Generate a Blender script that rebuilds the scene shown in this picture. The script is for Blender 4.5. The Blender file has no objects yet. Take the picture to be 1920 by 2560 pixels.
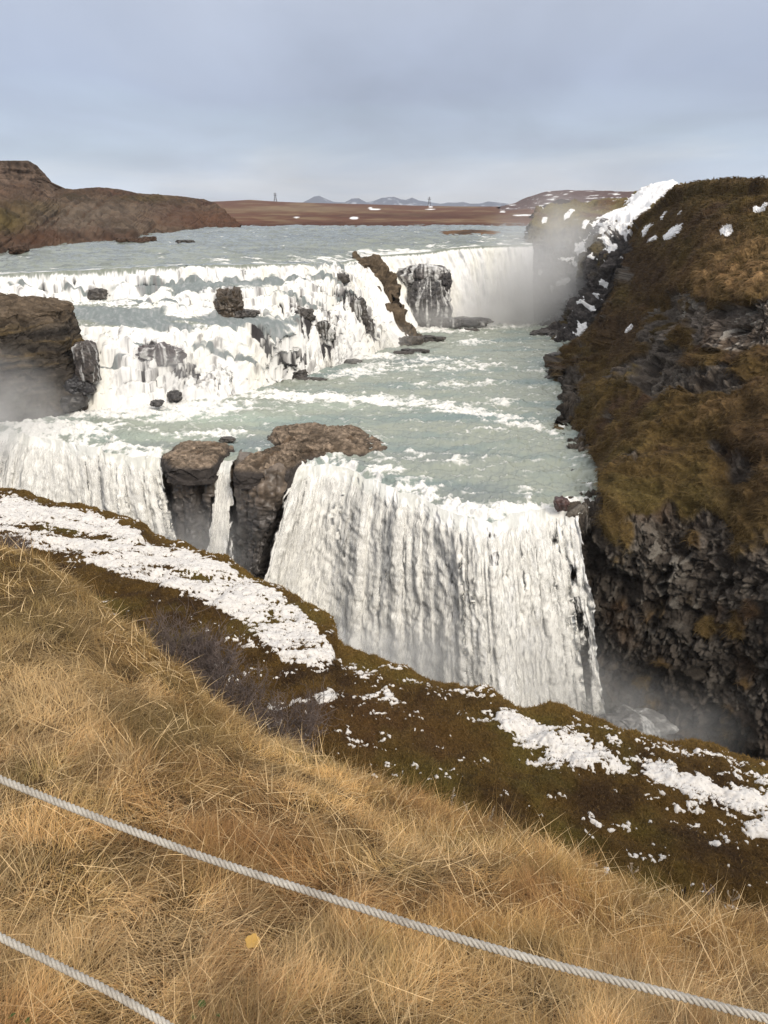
import bpy, math, random
import numpy as np
R = math.radians
sc = bpy.context.scene
rng = np.random.default_rng(7)
random.seed(7)

# ---------------------------------------------------------------- camera, sky, sun, exposure
PITCH = R(22.6)
FPX = 740.0                      # focal length in pixels of the 768x1024 picture
cam = bpy.data.objects.new('camera', bpy.data.cameras.new('camera'))
sc.collection.objects.link(cam); sc.camera = cam
cam.location = (0, 0, 0); cam.rotation_euler = (math.pi/2 - PITCH, 0, 0)
cam.data.sensor_fit = 'VERTICAL'; cam.data.sensor_height = 36; cam.data.lens = FPX/1024*36
cam.data.clip_start = 0.05; cam.data.clip_end = 40000

SUN_EL, SUN_AZ = R(38), R(150)   # azimuth clockwise from +Y (view direction)
world = bpy.data.worlds.new('World'); sc.world = world; world.use_nodes = True
nt = world.node_tree; nt.nodes.clear()
def N(t, **k):
    n = nt.nodes.new(t)
    for a, b in k.items(): setattr(n, a, b)
    return n
L = lambda a, b: nt.links.new(a, b)
out = N('ShaderNodeOutputWorld'); mixs = N('ShaderNodeMixShader')
sky = N('ShaderNodeTexSky', sky_type='NISHITA'); sky.sun_disc = False
sky.sun_elevation = SUN_EL; sky.sun_rotation = SUN_AZ
bg1 = N('ShaderNodeBackground'); bg1.inputs[1].default_value = 0.10; L(sky.outputs[0], bg1.inputs[0])
bg2 = N('ShaderNodeBackground'); bg2.inputs[1].default_value = 1.0
tc = N('ShaderNodeTexCoord'); sep = N('ShaderNodeSeparateXYZ'); L(tc.outputs['Generated'], sep.inputs[0])
# project direction on a cloud layer: d.xy / (d.z + .12)
az = N('ShaderNodeMath', operation='MAXIMUM'); L(sep.outputs[2], az.inputs[0]); az.inputs[1].default_value = 0
ad = N('ShaderNodeMath', operation='ADD'); L(az.outputs[0], ad.inputs[0]); ad.inputs[1].default_value = 0.13
dx = N('ShaderNodeMath', operation='DIVIDE'); L(sep.outputs[0], dx.inputs[0]); L(ad.outputs[0], dx.inputs[1])
dy = N('ShaderNodeMath', operation='DIVIDE'); L(sep.outputs[1], dy.inputs[0]); L(ad.outputs[0], dy.inputs[1])
cb = N('ShaderNodeCombineXYZ'); L(dx.outputs[0], cb.inputs[0]); L(dy.outputs[0], cb.inputs[1])
no = N('ShaderNodeTexNoise'); no.inputs['Scale'].default_value = 0.55; no.inputs['Detail'].default_value = 5
no.inputs['Roughness'].default_value = 0.5; no.inputs['Distortion'].default_value = 0.6; L(cb.outputs[0], no.inputs['Vector'])
rampz = N('ShaderNodeValToRGB'); cr = rampz.color_ramp
el = N('ShaderNodeMath', operation='ADD'); L(sep.outputs[2], el.inputs[0])
nsc = N('ShaderNodeMath', operation='MULTIPLY_ADD'); L(no.outputs[0], nsc.inputs[0]); nsc.inputs[1].default_value = 0.16; nsc.inputs[2].default_value = -0.08
L(nsc.outputs[0], el.inputs[1]); L(el.outputs[0], rampz.inputs[0])
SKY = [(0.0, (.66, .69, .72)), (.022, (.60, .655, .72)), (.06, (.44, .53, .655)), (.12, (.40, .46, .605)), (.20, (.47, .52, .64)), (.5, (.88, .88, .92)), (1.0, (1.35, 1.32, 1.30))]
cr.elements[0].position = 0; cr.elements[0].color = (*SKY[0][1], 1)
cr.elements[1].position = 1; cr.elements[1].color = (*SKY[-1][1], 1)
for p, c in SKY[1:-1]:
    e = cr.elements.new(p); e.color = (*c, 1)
ns2 = N('ShaderNodeTexNoise'); ns2.inputs['Scale'].default_value = 0.8; ns2.inputs['Detail'].default_value = 6; ns2.inputs['Distortion'].default_value = 0.4
mp = N('ShaderNodeMapping'); mp.inputs['Scale'].default_value = (1, .55, 1); mp.inputs['Rotation'].default_value = (0, 0, R(35)); L(cb.outputs[0], mp.inputs[0]); L(mp.outputs[0], ns2.inputs['Vector'])
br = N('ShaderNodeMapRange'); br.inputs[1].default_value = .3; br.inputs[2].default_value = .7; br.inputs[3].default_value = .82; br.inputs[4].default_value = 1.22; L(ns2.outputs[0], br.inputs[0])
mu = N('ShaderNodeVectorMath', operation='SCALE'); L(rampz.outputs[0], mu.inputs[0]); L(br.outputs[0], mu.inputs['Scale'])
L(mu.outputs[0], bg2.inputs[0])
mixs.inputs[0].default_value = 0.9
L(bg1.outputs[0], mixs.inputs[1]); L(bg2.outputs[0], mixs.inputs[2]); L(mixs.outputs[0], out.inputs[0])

sd = bpy.data.lights.new('sun', 'SUN'); sd.energy = 2.7; sd.angle = R(24); sd.color = (1, .91, .78)
sun = bpy.data.objects.new('sun', sd); sc.collection.objects.link(sun)
sun.rotation_euler = (math.pi/2 - SUN_EL, 0, -SUN_AZ + math.pi)
sc.view_settings.view_transform = 'Standard'; sc.view_settings.look = 'None'
sc.view_settings.exposure = 0.0; sc.view_settings.gamma = 1
sc.cycles.max_bounces = 6; sc.cycles.transparent_max_bounces = 12; sc.cycles.volume_bounces = 2
sc.cycles.volume_step_rate = 2; sc.cycles.volume_max_steps = 64

# ---------------------------------------------------------------- noise
_pr = np.random.default_rng(3)
_P = np.concatenate([_pr.permutation(256)]*2).astype(np.int32)
_G = _pr.normal(size=(256, 3)); _G = (_G/np.linalg.norm(_G, axis=1)[:, None]).astype(np.float32)
_R3 = _pr.random((256, 4)).astype(np.float32)
def _idx(ix, iy, iz): return _P[(_P[(_P[ix & 255] + iy) & 255] + iz) & 255]
def pn(p):
    p = np.asarray(p, np.float32); i = np.floor(p).astype(np.int32); f = p - i
    w = f*f*f*(f*(f*6-15)+10); r = 0
    for a in (0, 1):
        for b in (0, 1):
            for c in (0, 1):
                g = _G[_idx(i[..., 0]+a, i[..., 1]+b, i[..., 2]+c)]
                d = g[..., 0]*(f[..., 0]-a)+g[..., 1]*(f[..., 1]-b)+g[..., 2]*(f[..., 2]-c)
                r = r + d*(w[..., 0] if a else 1-w[..., 0])*(w[..., 1] if b else 1-w[..., 1])*(w[..., 2] if c else 1-w[..., 2])
    return r*1.5
def fbm(p, o=4, s=0, g=.5, ridge=False):
    p = np.asarray(p, np.float32)+np.float32(s*17.31); a = 1.; t = 0; n = 0
    for k in range(o):
        v = pn(p)
        if ridge: v = 1-2*np.abs(v)
        t = t+a*v; n += a; a *= g; p = p*2.03+5.7
    return t/n
def N2(p, o=4, s=0, g=.5):
    return np.clip(fbm(p, o, s, g)*2.4, -1, 1)
def voro(p, s=0):
    p = np.asarray(p, np.float32)+np.float32(s*11.7); i = np.floor(p).astype(np.int32); f = p-i
    F1 = np.full(p.shape[:-1], 9., np.float32); F2 = F1.copy(); C = np.zeros_like(F1); C2 = np.zeros_like(F1)
    for a in (-1, 0, 1):
        for b in (-1, 0, 1):
            for c in (-1, 0, 1):
                j = _R3[_idx(i[..., 0]+a, i[..., 1]+b, i[..., 2]+c)]
                d = (a+j[..., 0]-f[..., 0])**2+(b+j[..., 1]-f[..., 1])**2+(c+j[..., 2]-f[..., 2])**2
                m = d < F1
                F2 = np.where(m, F1, np.minimum(F2, d)); C = np.where(m, j[..., 3], C); C2 = np.where(m, j[..., 1], C2); F1 = np.where(m, d, F1)
    return np.sqrt(F1), np.sqrt(F2), C, C2
def ss(a, b, x):
    t = np.clip((x-a)/(b-a), 0, 1); return t*t*(3-2*t)
def lerp(a, b, t):
    t = np.asarray(t)[..., None]; return np.asarray(a)*(1-t)+np.asarray(b)*t
def voro_puff(p, s=0):
    a, b, c, _ = voro(p, s); return 1-np.minimum(a, 1)**2*1.3, c
sc3 = lambda p, x, y, z: p*np.array([x, y, z], np.float32)

# ---------------------------------------------------------------- picture <-> place (survey of the photograph; K = scale of my survey sheet)
K = 2.16
cp, sp = math.cos(PITCH), math.sin(PITCH)
def ray(xd, yd):
    xc = (np.asarray(xd, float)/K-384)/FPX; yc = (512-np.asarray(yd, float)/K)/FPX
    return xc, cp+yc*sp, -sp+yc*cp
def PY(xd, yd, Y):
    x, y, z = ray(xd, yd); t = Y/y
    return np.stack(np.broadcast_arrays(x*t, y*t, z*t), -1)
def PZ(xd, yd, Z):
    x, y, z = ray(xd, yd); t = Z/z
    return np.stack(np.broadcast_arrays(x*t, y*t, z*t), -1)
def PX(xd, Y, Z):
    dep = np.asarray(Y)*cp-np.asarray(Z)*sp
    x = (np.asarray(xd)/K-384)/FPX*dep
    return np.stack(np.broadcast_arrays(x, Y, Z), -1).astype(float)
def proj(P):
    dep = P[..., 1]*cp-P[..., 2]*sp; up = P[..., 1]*sp+P[..., 2]*cp
    dep = np.maximum(dep, .05)
    return (P[..., 0]/dep*FPX+384)*K, (512-up/dep*FPX)*K
def blob(xd, yd, lst):
    """smooth spots of a surface, each (x, y, rx, ry[, strength, tilt degrees])"""
    r = np.zeros_like(xd)
    for b in lst:
        x, y, rx, ry = b[:4]; s = b[4] if len(b) > 4 else 1; a = R(b[5]) if len(b) > 5 else 0
        u = (xd-x)*math.cos(a)+(yd-y)*math.sin(a); v = -(xd-x)*math.sin(a)+(yd-y)*math.cos(a)
        r = np.maximum(r, s*np.exp(-((u/rx)**2+(v/ry)**2)**1.5))
    return r

# ---------------------------------------------------------------- lofts
def pchip(Y, t):
    """monotone cubic through Y[k] (axis 0, unit spacing) at t"""
    Y = np.asarray(Y, float); d = np.diff(Y, axis=0); m = np.zeros_like(Y)
    a, b = d[:-1], d[1:]; ok = a*b > 0
    with np.errstate(all='ignore'): h = 2*a*b/(a+b)
    m[1:-1] = np.where(ok, h, 0); m[0] = d[0]; m[-1] = d[-1]
    k = np.clip(np.floor(t).astype(int), 0, len(Y)-2); f = (t-k).reshape((-1,)+(1,)*(Y.ndim-1))
    y0, y1, m0, m1 = Y[k], Y[k+1], m[k], m[k+1]
    return (2*f**3-3*f**2+1)*y0+(f**3-2*f**2+f)*m0+(-2*f**3+3*f**2)*y1+(f**3-f**2)*m1
def spans(ns):
    """subdivision counts per interval -> parameter list"""
    r = [k+np.arange(n)/n for k, n in enumerate(ns)]
    return np.concatenate(r+[[len(ns)]])
def loft(C, nr, nc):
    """C[row][col] control points -> grid; nr, nc lists of subdivisions"""
    C = np.array(C, float)
    g = pchip(C, spans(nr)); g = pchip(g.transpose(1, 0, 2), spans(nc)).transpose(1, 0, 2)
    return g
def normals(G, sign=1):
    du = np.gradient(G, axis=1); dv = np.gradient(G, axis=0)
    n = np.cross(du, dv); n /= np.maximum(np.linalg.norm(n, axis=-1, keepdims=True), 1e-9)
    return n*sign

# ---------------------------------------------------------------- mesh building
def link(o, parent=None):
    sc.collection.objects.link(o)
    if parent: o.parent = parent
    return o
def mesh_obj(name, V, F, mat, attrs=None, uv=None, parent=None, smooth=True):
    V = np.asarray(V, np.float32).reshape(-1, 3); F = np.asarray(F, np.int32); k = F.shape[1]
    me = bpy.data.meshes.new(name)
    me.vertices.add(len(V)); me.vertices.foreach_set('co', V.ravel())
    me.loops.add(F.size); me.loops.foreach_set('vertex_index', F.ravel())
    me.polygons.add(len(F)); me.polygons.foreach_set('loop_start', np.arange(0, F.size, k, dtype=np.int32))
    me.polygons.foreach_set('loop_total', np.full(len(F), k, np.int32))
    me.polygons.foreach_set('use_smooth', np.full(len(F), smooth, bool))
    me.update(calc_edges=True)
    for n, a in (attrs or {}).items():
        a = np.asarray(a, np.float32)
        if a.ndim > 1 and a.shape[-1] == 3:
            a = a.reshape(-1, 3); a = np.concatenate([a, np.ones((len(a), 1), np.float32)], 1)
            at = me.color_attributes.new(n, 'FLOAT_COLOR', 'POINT'); at.data.foreach_set('color', a.ravel())
        else:
            at = me.attributes.new(n, 'FLOAT', 'POINT'); at.data.foreach_set('value', a.ravel())
    if uv is not None:
        l = me.uv_layers.new(name='UVMap'); l.data.foreach_set('uv', np.asarray(uv, np.float32).reshape(-1, 2)[F.ravel()].ravel())
    me.materials.append(mat)
    return link(bpy.data.objects.new(name, me), parent)
def grid_faces(nr, nc, mask=None, wrap=False):
    r = np.arange(nr-1)[:, None]; c = np.arange(nc if wrap else nc-1)[None]
    c1 = (c+1) % nc
    F = np.stack(np.broadcast_arrays(r*nc+c, r*nc+c1, (r+1)*nc+c1, (r+1)*nc+c), -1)
    return F[mask] if mask is not None else F.reshape(-1, 4)
def grid_obj(name, G, mat, attrs=None, uv=None, mask=None, flip=False, parent=None, wrap=False):
    F = grid_faces(G.shape[0], G.shape[1], mask, wrap)
    if flip: F = F[:, ::-1]
    V = G.reshape(-1, 3); at = dict(attrs or {}); U = None if uv is None else uv.reshape(-1, 2)
    if mask is not None:
        used = np.unique(F); mp_ = np.zeros(len(V), np.int32); mp_[used] = np.arange(len(used)); F = mp_[F]; V = V[used]
        at = {k: (np.asarray(v).reshape(-1, 3) if np.asarray(v).ndim > 2 else np.asarray(v).reshape(-1))[used] for k, v in at.items()}
        if U is not None: U = U[used]
    return mesh_obj(name, V, F, mat, at, U, parent)
def tag(o, label=None, cat=None, group=None, kind=None):
    for k, v in (('label', label), ('category', cat), ('group', group), ('kind', kind)):
        if v: o[k] = v
    return o

# ---------------------------------------------------------------- materials
def mat_base(name):
    m = bpy.data.materials.new(name); m.use_nodes = True
    t = m.node_tree; b = t.nodes['Principled BSDF']; return m, t, b
def earth_mat(name, rough=.95, nscale=3., lo=.72, hi=1.28, bump=.3, bscale=8., spec=.15, det=8, crack=0):
    m, t, b = mat_base(name); n = t.nodes.new; l = t.links.new
    at = n('ShaderNodeAttribute'); at.attribute_name = 'Col'
    tc = n('ShaderNodeTexCoord'); nz = n('ShaderNodeTexNoise'); nz.inputs['Scale'].default_value = nscale; nz.inputs['Detail'].default_value = det; nz.inputs['Roughness'].default_value = .65
    l(tc.outputs['Object'], nz.inputs['Vector'])
    mr = n('ShaderNodeMapRange'); mr.inputs[1].default_value = .3; mr.inputs[2].default_value = .7; mr.inputs[3].default_value = lo; mr.inputs[4].default_value = hi; l(nz.outputs[0], mr.inputs[0])
    vm = n('ShaderNodeVectorMath'); vm.operation = 'SCALE'; l(at.outputs['Color'], vm.inputs[0]); l(mr.outputs[0], vm.inputs['Scale'])
    l(vm.outputs[0], b.inputs['Base Color']); b.inputs['Roughness'].default_value = rough; b.inputs['Specular IOR Level'].default_value = spec
    nb = n('ShaderNodeTexNoise'); nb.inputs['Scale'].default_value = bscale; nb.inputs['Detail'].default_value = 6; l(tc.outputs['Object'], nb.inputs['Vector'])
    bp = n('ShaderNodeBump'); bp.inputs['Strength'].default_value = bump; bp.inputs['Distance'].default_value = .1; l(nb.outputs[0], bp.inputs['Height']); l(bp.outputs[0], b.inputs['Normal'])
    if crack:        # jointed, splintered stone
        wp = n('ShaderNodeVectorMath'); wp.operation = 'MULTIPLY_ADD'; l(nb.outputs['Color'], wp.inputs[0]); wp.inputs[1].default_value = (.5, .5, .5); l(tc.outputs['Object'], wp.inputs[2])
        ms = n('ShaderNodeMapping'); ms.inputs['Scale'].default_value = (1, 1.2, 1.9); ms.inputs['Rotation'].default_value = (.3, .5, 0); l(wp.outputs[0], ms.inputs[0])
        vo = n('ShaderNodeTexVoronoi'); vo.inputs['Scale'].default_value = crack; l(ms.outputs[0], vo.inputs['Vector'])
        sx_ = n('ShaderNodeSeparateColor'); l(vo.outputs['Color'], sx_.inputs[0])
        b2 = n('ShaderNodeBump'); b2.inputs['Strength'].default_value = .9; b2.inputs['Distance'].default_value = .22; l(sx_.outputs[0], b2.inputs['Height']); l(bp.outputs[0], b2.inputs['Normal']); l(b2.outputs[0], b.inputs['Normal'])
        r2 = n('ShaderNodeMapRange'); r2.inputs[3].default_value = .72; r2.inputs[4].default_value = 1.3; l(sx_.outputs[1], r2.inputs[0])
        v2 = n('ShaderNodeVectorMath'); v2.operation = 'SCALE'; l(vm.outputs[0], v2.inputs[0]); l(r2.outputs[0], v2.inputs['Scale']); l(v2.outputs[0], b.inputs['Base Color'])
    return m
M_rock = earth_mat('rock', bump=.6, bscale=5, crack=2.2)
M_land = earth_mat('land', nscale=.15, bump=.3, bscale=1)
M_moss = earth_mat('moss', nscale=25, lo=.55, hi=1.45, bump=.6, bscale=40)
M_soil = earth_mat('soil', nscale=8, lo=.6, hi=1.4, bump=.5, bscale=30)
M_wet = earth_mat('wet_rock', rough=.4, bump=.6, bscale=3, spec=.5, crack=1.6)
def water_mat(name, scale=1.0):
    m, t, b = mat_base(name); n = t.nodes.new; l = t.links.new
    at = n('ShaderNodeAttribute'); at.attribute_name = 'Col'; af = n('ShaderNodeAttribute'); af.attribute_name = 'foam'
    tc = n('ShaderNodeTexCoord'); mp = n('ShaderNodeMapping'); mp.inputs['Scale'].default_value = (1, .8, 1); l(tc.outputs['Object'], mp.inputs[0])
    nz = n('ShaderNodeTexNoise'); nz.inputs['Scale'].default_value = 2.2*scale; nz.inputs['Detail'].default_value = 7; nz.inputs['Roughness'].default_value = .6; l(mp.outputs[0], nz.inputs['Vector'])
    ma = n('ShaderNodeMath'); ma.operation = 'MULTIPLY_ADD'; ma.inputs[1].default_value = 1.5; ma.inputs[2].default_value = -.75; l(nz.outputs[0], ma.inputs[0])
    sm = n('ShaderNodeMath'); sm.operation = 'ADD'; l(af.outputs['Fac'], sm.inputs[0]); l(ma.outputs[0], sm.inputs[1])
    mr = n('ShaderNodeMapRange'); mr.interpolation_type = 'SMOOTHSTEP'; mr.inputs[1].default_value = .22; mr.inputs[2].default_value = .95; l(sm.outputs[0], mr.inputs[0])
    mx = n('ShaderNodeMix'); mx.data_type = 'RGBA'; l(mr.outputs[0], mx.inputs[0]); l(at.outputs['Color'], mx.inputs[6]); mx.inputs[7].default_value = (.80, .79, .755, 1)
    l(mx.outputs[2], b.inputs['Base Color'])
    m2 = n('ShaderNodeMapRange'); m2.inputs[3].default_value = .22; m2.inputs[4].default_value = .85; l(mr.outputs[0], m2.inputs[0]); l(m2.outputs[0], b.inputs['Roughness'])
    b.inputs['IOR'].default_value = 1.33
    nb = n('ShaderNodeTexNoise'); nb.inputs['Scale'].default_value = 3.5*scale; nb.inputs['Detail'].default_value = 6; l(mp.outputs[0], nb.inputs['Vector'])
    bp = n('ShaderNodeBump'); bp.inputs['Strength'].default_value = .55; bp.inputs['Distance'].default_value = .13; l(nb.outputs[0], bp.inputs['Height']); l(bp.outputs[0], b.inputs['Normal'])
    return m
M_water = water_mat('river_water', 1.0); M_water_far = water_mat('river_water_far', .45)
def fall_mat(name, alpha=False, off=0., soft=.6, us=(3.2, .55)):
    m, t, b = mat_base(name); n = t.nodes.new; l = t.links.new
    at = n('ShaderNodeAttribute'); at.attribute_name = 'Col'
    uv = n('ShaderNodeUVMap'); mp = n('ShaderNodeMapping'); mp.inputs['Scale'].default_value = (*us, 1); l(uv.outputs[0], mp.inputs[0])
    nz = n('ShaderNodeTexNoise'); nz.inputs['Scale'].default_value = 1; nz.inputs['Detail'].default_value = 8; nz.inputs['Roughness'].default_value = .68; nz.inputs['Distortion'].default_value = .5; l(mp.outputs[0], nz.inputs['Vector'])
    mr = n('ShaderNodeMapRange'); mr.inputs[1].default_value = .32; mr.inputs[2].default_value = .62; mr.inputs[3].default_value = .84; mr.inputs[4].default_value = 1.02; l(nz.outputs[0], mr.inputs[0])
    vm = n('ShaderNodeVectorMath'); vm.operation = 'SCALE'; l(at.outputs['Color'], vm.inputs[0]); l(mr.outputs[0], vm.inputs['Scale'])
    l(vm.outputs[0], b.inputs['Base Color']); b.inputs['Roughness'].default_value = .8; b.inputs['Specular IOR Level'].default_value = .1
    bp = n('ShaderNodeBump'); bp.inputs['Strength'].default_value = .7; bp.inputs['Distance'].default_value = .30; l(nz.outputs[0], bp.inputs['Height'])
    # broken water scatters light in all directions: its shading follows the surface only in part
    mxn = n('ShaderNodeMix'); mxn.data_type = 'VECTOR'; mxn.inputs[0].default_value = soft; l(bp.outputs[0], mxn.inputs[4]); mxn.inputs[5].default_value = (.1, -.55, .83)
    nm = n('ShaderNodeVectorMath'); nm.operation = 'NORMALIZE'; l(mxn.outputs[1], nm.inputs[0]); l(nm.outputs[0], b.inputs['Normal'])
    mp.inputs['Location'].default_value = (off, off*1.7, 0)
    if alpha:
        af = n('ShaderNodeAttribute'); af.attribute_name = 'alpha'
        m2 = n('ShaderNodeMapping'); m2.inputs['Scale'].default_value = (2.2, .5, 1); m2.inputs['Location'].default_value = (3+off, 7+off, 0); l(uv.outputs[0], m2.inputs[0])
        n2 = n('ShaderNodeTexNoise'); n2.inputs['Scale'].default_value = 1.6; n2.inputs['Detail'].default_value = 8; n2.inputs['Roughness'].default_value = .7; l(m2.outputs[0], n2.inputs['Vector'])
        ma = n('ShaderNodeMath'); ma.operation = 'MULTIPLY_ADD'; ma.inputs[1].default_value = 2.4; ma.inputs[2].default_value = -1.2; l(n2.outputs[0], ma.inputs[0])
        sm = n('ShaderNodeMath'); sm.operation = 'ADD'; l(af.outputs['Fac'], sm.inputs[0]); l(ma.outputs[0], sm.inputs[1])
        r2 = n('ShaderNodeMapRange'); r2.interpolation_type = 'SMOOTHSTEP'; r2.inputs[1].default_value = .25; r2.inputs[2].default_value = .75; l(sm.outputs[0], r2.inputs[0])
        l(r2.outputs[0], b.inputs['Alpha'])
    return m
M_fall = fall_mat('falling_water', True, soft=.80, us=(3.0, .8))
M_veil = [fall_mat('water_veil', True, 11.3, .85), fall_mat('water_veil', True, 23.9, .9)]
def snow_mat():
    m, t, b = mat_base('snow'); n = t.nodes.new; l = t.links.new
    tc = n('ShaderNodeTexCoord'); nb = n('ShaderNodeTexNoise'); nb.inputs['Scale'].default_value = 12; nb.inputs['Detail'].default_value = 7; l(tc.outputs['Object'], nb.inputs['Vector'])
    mr = n('ShaderNodeValToRGB'); mr.color_ramp.elements[0].color = (.56, .53, .50, 1); mr.color_ramp.elements[0].position = .3; mr.color_ramp.elements[1].color = (.73, .705, .67, 1); mr.color_ramp.elements[1].position = .6
    l(nb.outputs[0], mr.inputs[0]); l(mr.outputs[0], b.inputs['Base Color'])
    b.inputs['Roughness'].default_value = .8
    bp = n('ShaderNodeBump'); bp.inputs['Strength'].default_value = .6; bp.inputs['Distance'].default_value = .04; l(nb.outputs[0], bp.inputs['Height']); l(bp.outputs[0], b.inputs['Normal'])
    return m
M_snow = snow_mat()
M_snow2 = snow_mat(); M_snow2.name = 'brightened_snow'; [setattr(e, 'color', c) for e, c in zip([x for x in M_snow2.node_tree.nodes if x.type == 'VALTORGB'][0].color_ramp.elements, ((.84, .83, .82, 1), (.92, .91, .90, 1)))]  # brighter copy of snow: lightened in colour to offset shade on the cliffs
WHITE = np.array([.89, .885, .865]); TEAL = np.array([.295, .32, .27]); GREYBLUE = np.array([.19, .215, .215]); DARK = np.array([.035, .032, .033])

# ---------------------------------------------------------------- UPPER RIVER AND CASCADES
ZU, ZP, ZC = -6.1, -18.0, -33.5       # levels: upper river, pool between the falls, river in the canyon
# each column from crest to pool: (xd, yd, Y)
pz = lambda xd, yd: (xd, yd, float(PZ(xd, yd, ZP)[1]))
CAS = [
 [(-420, 625, 78), (-420, 650, 77), (-420, 668, 75.5), (-420, 705, 73.5), (-420, 730, 71.5), pz(-420, 925)],
 [(-150, 604, 81), (-150, 632, 80), (-150, 650, 78.5), (-150, 700, 76.5), (-150, 720, 74), pz(-150, 915)],
 [(0, 592, 84), (0, 632, 83), (0, 650, 81), (0, 695, 78), (0, 712, 75), pz(0, 905)],
 [(110, 586, 85), (110, 646, 83.6), (110, 656, 82.6), (110, 690, 77.5), (112, 706, 75), pz(100, 900)],
 [(200, 582, 86), (205, 646, 84), (205, 656, 82.8), (195, 692, 77.2), (192, 707, 74.3), pz(175, 888)],
 [(300, 577, 86.5), (300, 640, 84.3), (300, 652, 82.8), (305, 690, 77.6), (310, 707, 74.6), pz(290, 878)],
 [(400, 573, 87), (402, 606, 86.2), (400, 626, 83.2), (400, 682, 79.3), (405, 708, 75.6), pz(370, 872)],
 [(480, 571, 88), (485, 604, 87.2), (487, 624, 84.6), (495, 682, 82.2), (505, 706, 78), pz(480, 862)],
 [(560, 570, 90), (572, 600, 89.2), (582, 620, 87), (598, 685, 84.2), (610, 712, 80.5), pz(600, 826)],
 [(630, 569, 94), (650, 590, 93.2), (665, 615, 91.5), (665, 680, 88.5), (670, 705, 86.5), pz(690, 802)],
 [(700, 567, 99), (722, 588, 98.3), (735, 615, 96.8), (735, 660, 95.3), (745, 690, 94), pz(765, 778)],
 [(740, 565, 105), (760, 586, 104.4), (775, 615, 103.2), (790, 655, 102), (805, 690, 101), pz(840, 752)],
 [(775, 558, 112), (795, 583, 110), (810, 612, 108.5), (826, 650, 107), (845, 690, 105.5), pz(880, 742)],
 [(825, 551, 121.5), (845, 580, 121.0), (860, 610, 120.7), (875, 645, 120.4), (892, 672, 120.2), pz(905, 706)],
 [(870, 548, 123), (885, 580, 122.7), (893, 610, 122.4), (905, 645, 122), (915, 672, 121.6), pz(925, 703)],
 [(925, 544, 124), (930, 578, 123.6), (938, 610, 123.3), (948, 645, 122.8), (958, 672, 122.3), pz(965, 702)],
 [(965, 537, 125.5), (975, 570, 125.3), (985, 605, 124.8), (993, 640, 124.2), (1000, 668, 123.8), pz(1005, 700)],
 [(1010, 533, 126.5), (1020, 565, 126.3), (1025, 600, 126), (1030, 635, 125.5), (1035, 665, 125), pz(1035, 697)],
 [(1080, 530, 127.5), (1082, 563, 127.4), (1084, 598, 127.2), (1086, 632, 126.9), (1087, 665, 126.5), pz(1088, 694)],
 [(1150, 528, 128.5), (1150, 562, 128.4), (1151, 598, 128.2), (1152, 632, 127.9), (1152, 665, 127.5), pz(1153, 693)],
]
CC = np.array([[PY(*p) for p in col] for col in CAS]).transpose(1, 0, 2)     # rows x cols x 3
cas_x = np.array([[p[0] for p in c] for c in CAS], float)
ncols = [max(4, int(abs(cas_x[k+1, 0]-cas_x[k, 0])/1.6)) for k in range(len(CAS)-1)]
CG = loft(CC, [34, 26, 56, 26, 120], ncols)
# extra rows below the pool surface
low = CG[-1:].copy(); low[..., 2] -= 1.5; low[..., 1] -= .3
CG = np.concatenate([CG, low], 0)
nr, nc = CG.shape[:2]
xd, yd = proj(CG)
P = CG
arc = np.concatenate([np.zeros((1, nc)), np.cumsum(np.linalg.norm(np.diff(P, axis=0), axis=-1), 0)], 0)
sx = np.concatenate([[0], np.cumsum(np.linalg.norm(np.diff(P[0], axis=0), axis=-1))])[None]+0*arc
steep = 1-np.abs(normals(P)[..., 2])
left = 1-ss(790, 830, xd+ (640-yd)*.35)                 # the stepped part, as against the clean upper drop
rows_t = np.linspace(0, 1, nr)[:, None]
edge = ss(0, .06, rows_t)
# ledges under the water: blocks of stepped rock
w = sc3(P, .22, .3, .3); v1, v2, vc, _ = voro(w+fbm(w*1.5, 2)[..., None]*.5, 1)
w2 = sc3(P, .6, .7, .8); u1, u2, uc, _ = voro(w2, 4)
dz = ((vc-.5)*.9*ss(0, .6, v2-v1)+N2(sc3(P, .35, .35, .35), 2, 2)*.5)*left
pf, _ = voro_puff(sc3(P, 1.3, 1.3, .9)+N2(P*1.2, 3, 18)[..., None]*.4, 19)
pf1, _ = voro_puff(sc3(P, .7, .7, .6)+N2(P*.7, 3, 38)[..., None]*.5, 39)
dfine = (pf*.08+pf1*.22+N2(sc3(P, 1.3, 1.3, 1.0), 3, 37)*.06+N2(np.stack([sx*1.1, arc*.2, 0*arc], -1), 3, 25)*.14)*left
dfine += N2(sc3(P, 3.2, 3.2, 2.4), 3, 5, .6)*.07*(left*.8+.2)
dz *= edge*(1-ss(.965, 1, rows_t)*.6)
# standing lips and foam heaps low down
fl0 = ss(.90, .985, np.abs(normals(P)[..., 2])); fl0 = (fl0+np.roll(fl0, 3, 0)+np.roll(fl0, -3, 0))/3
dz *= (1-.82*fl0*left)
dz += N2(sc3(P, .28, .28, .3), 3, 27)*.8*ss(.6, .75, rows_t)*left
dz += left*ss(.62, .85, rows_t)*(1-ss(.93, 1, rows_t))*np.abs(fbm(sc3(P, .5, .5, .5), 2, 9))*1.3
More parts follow.
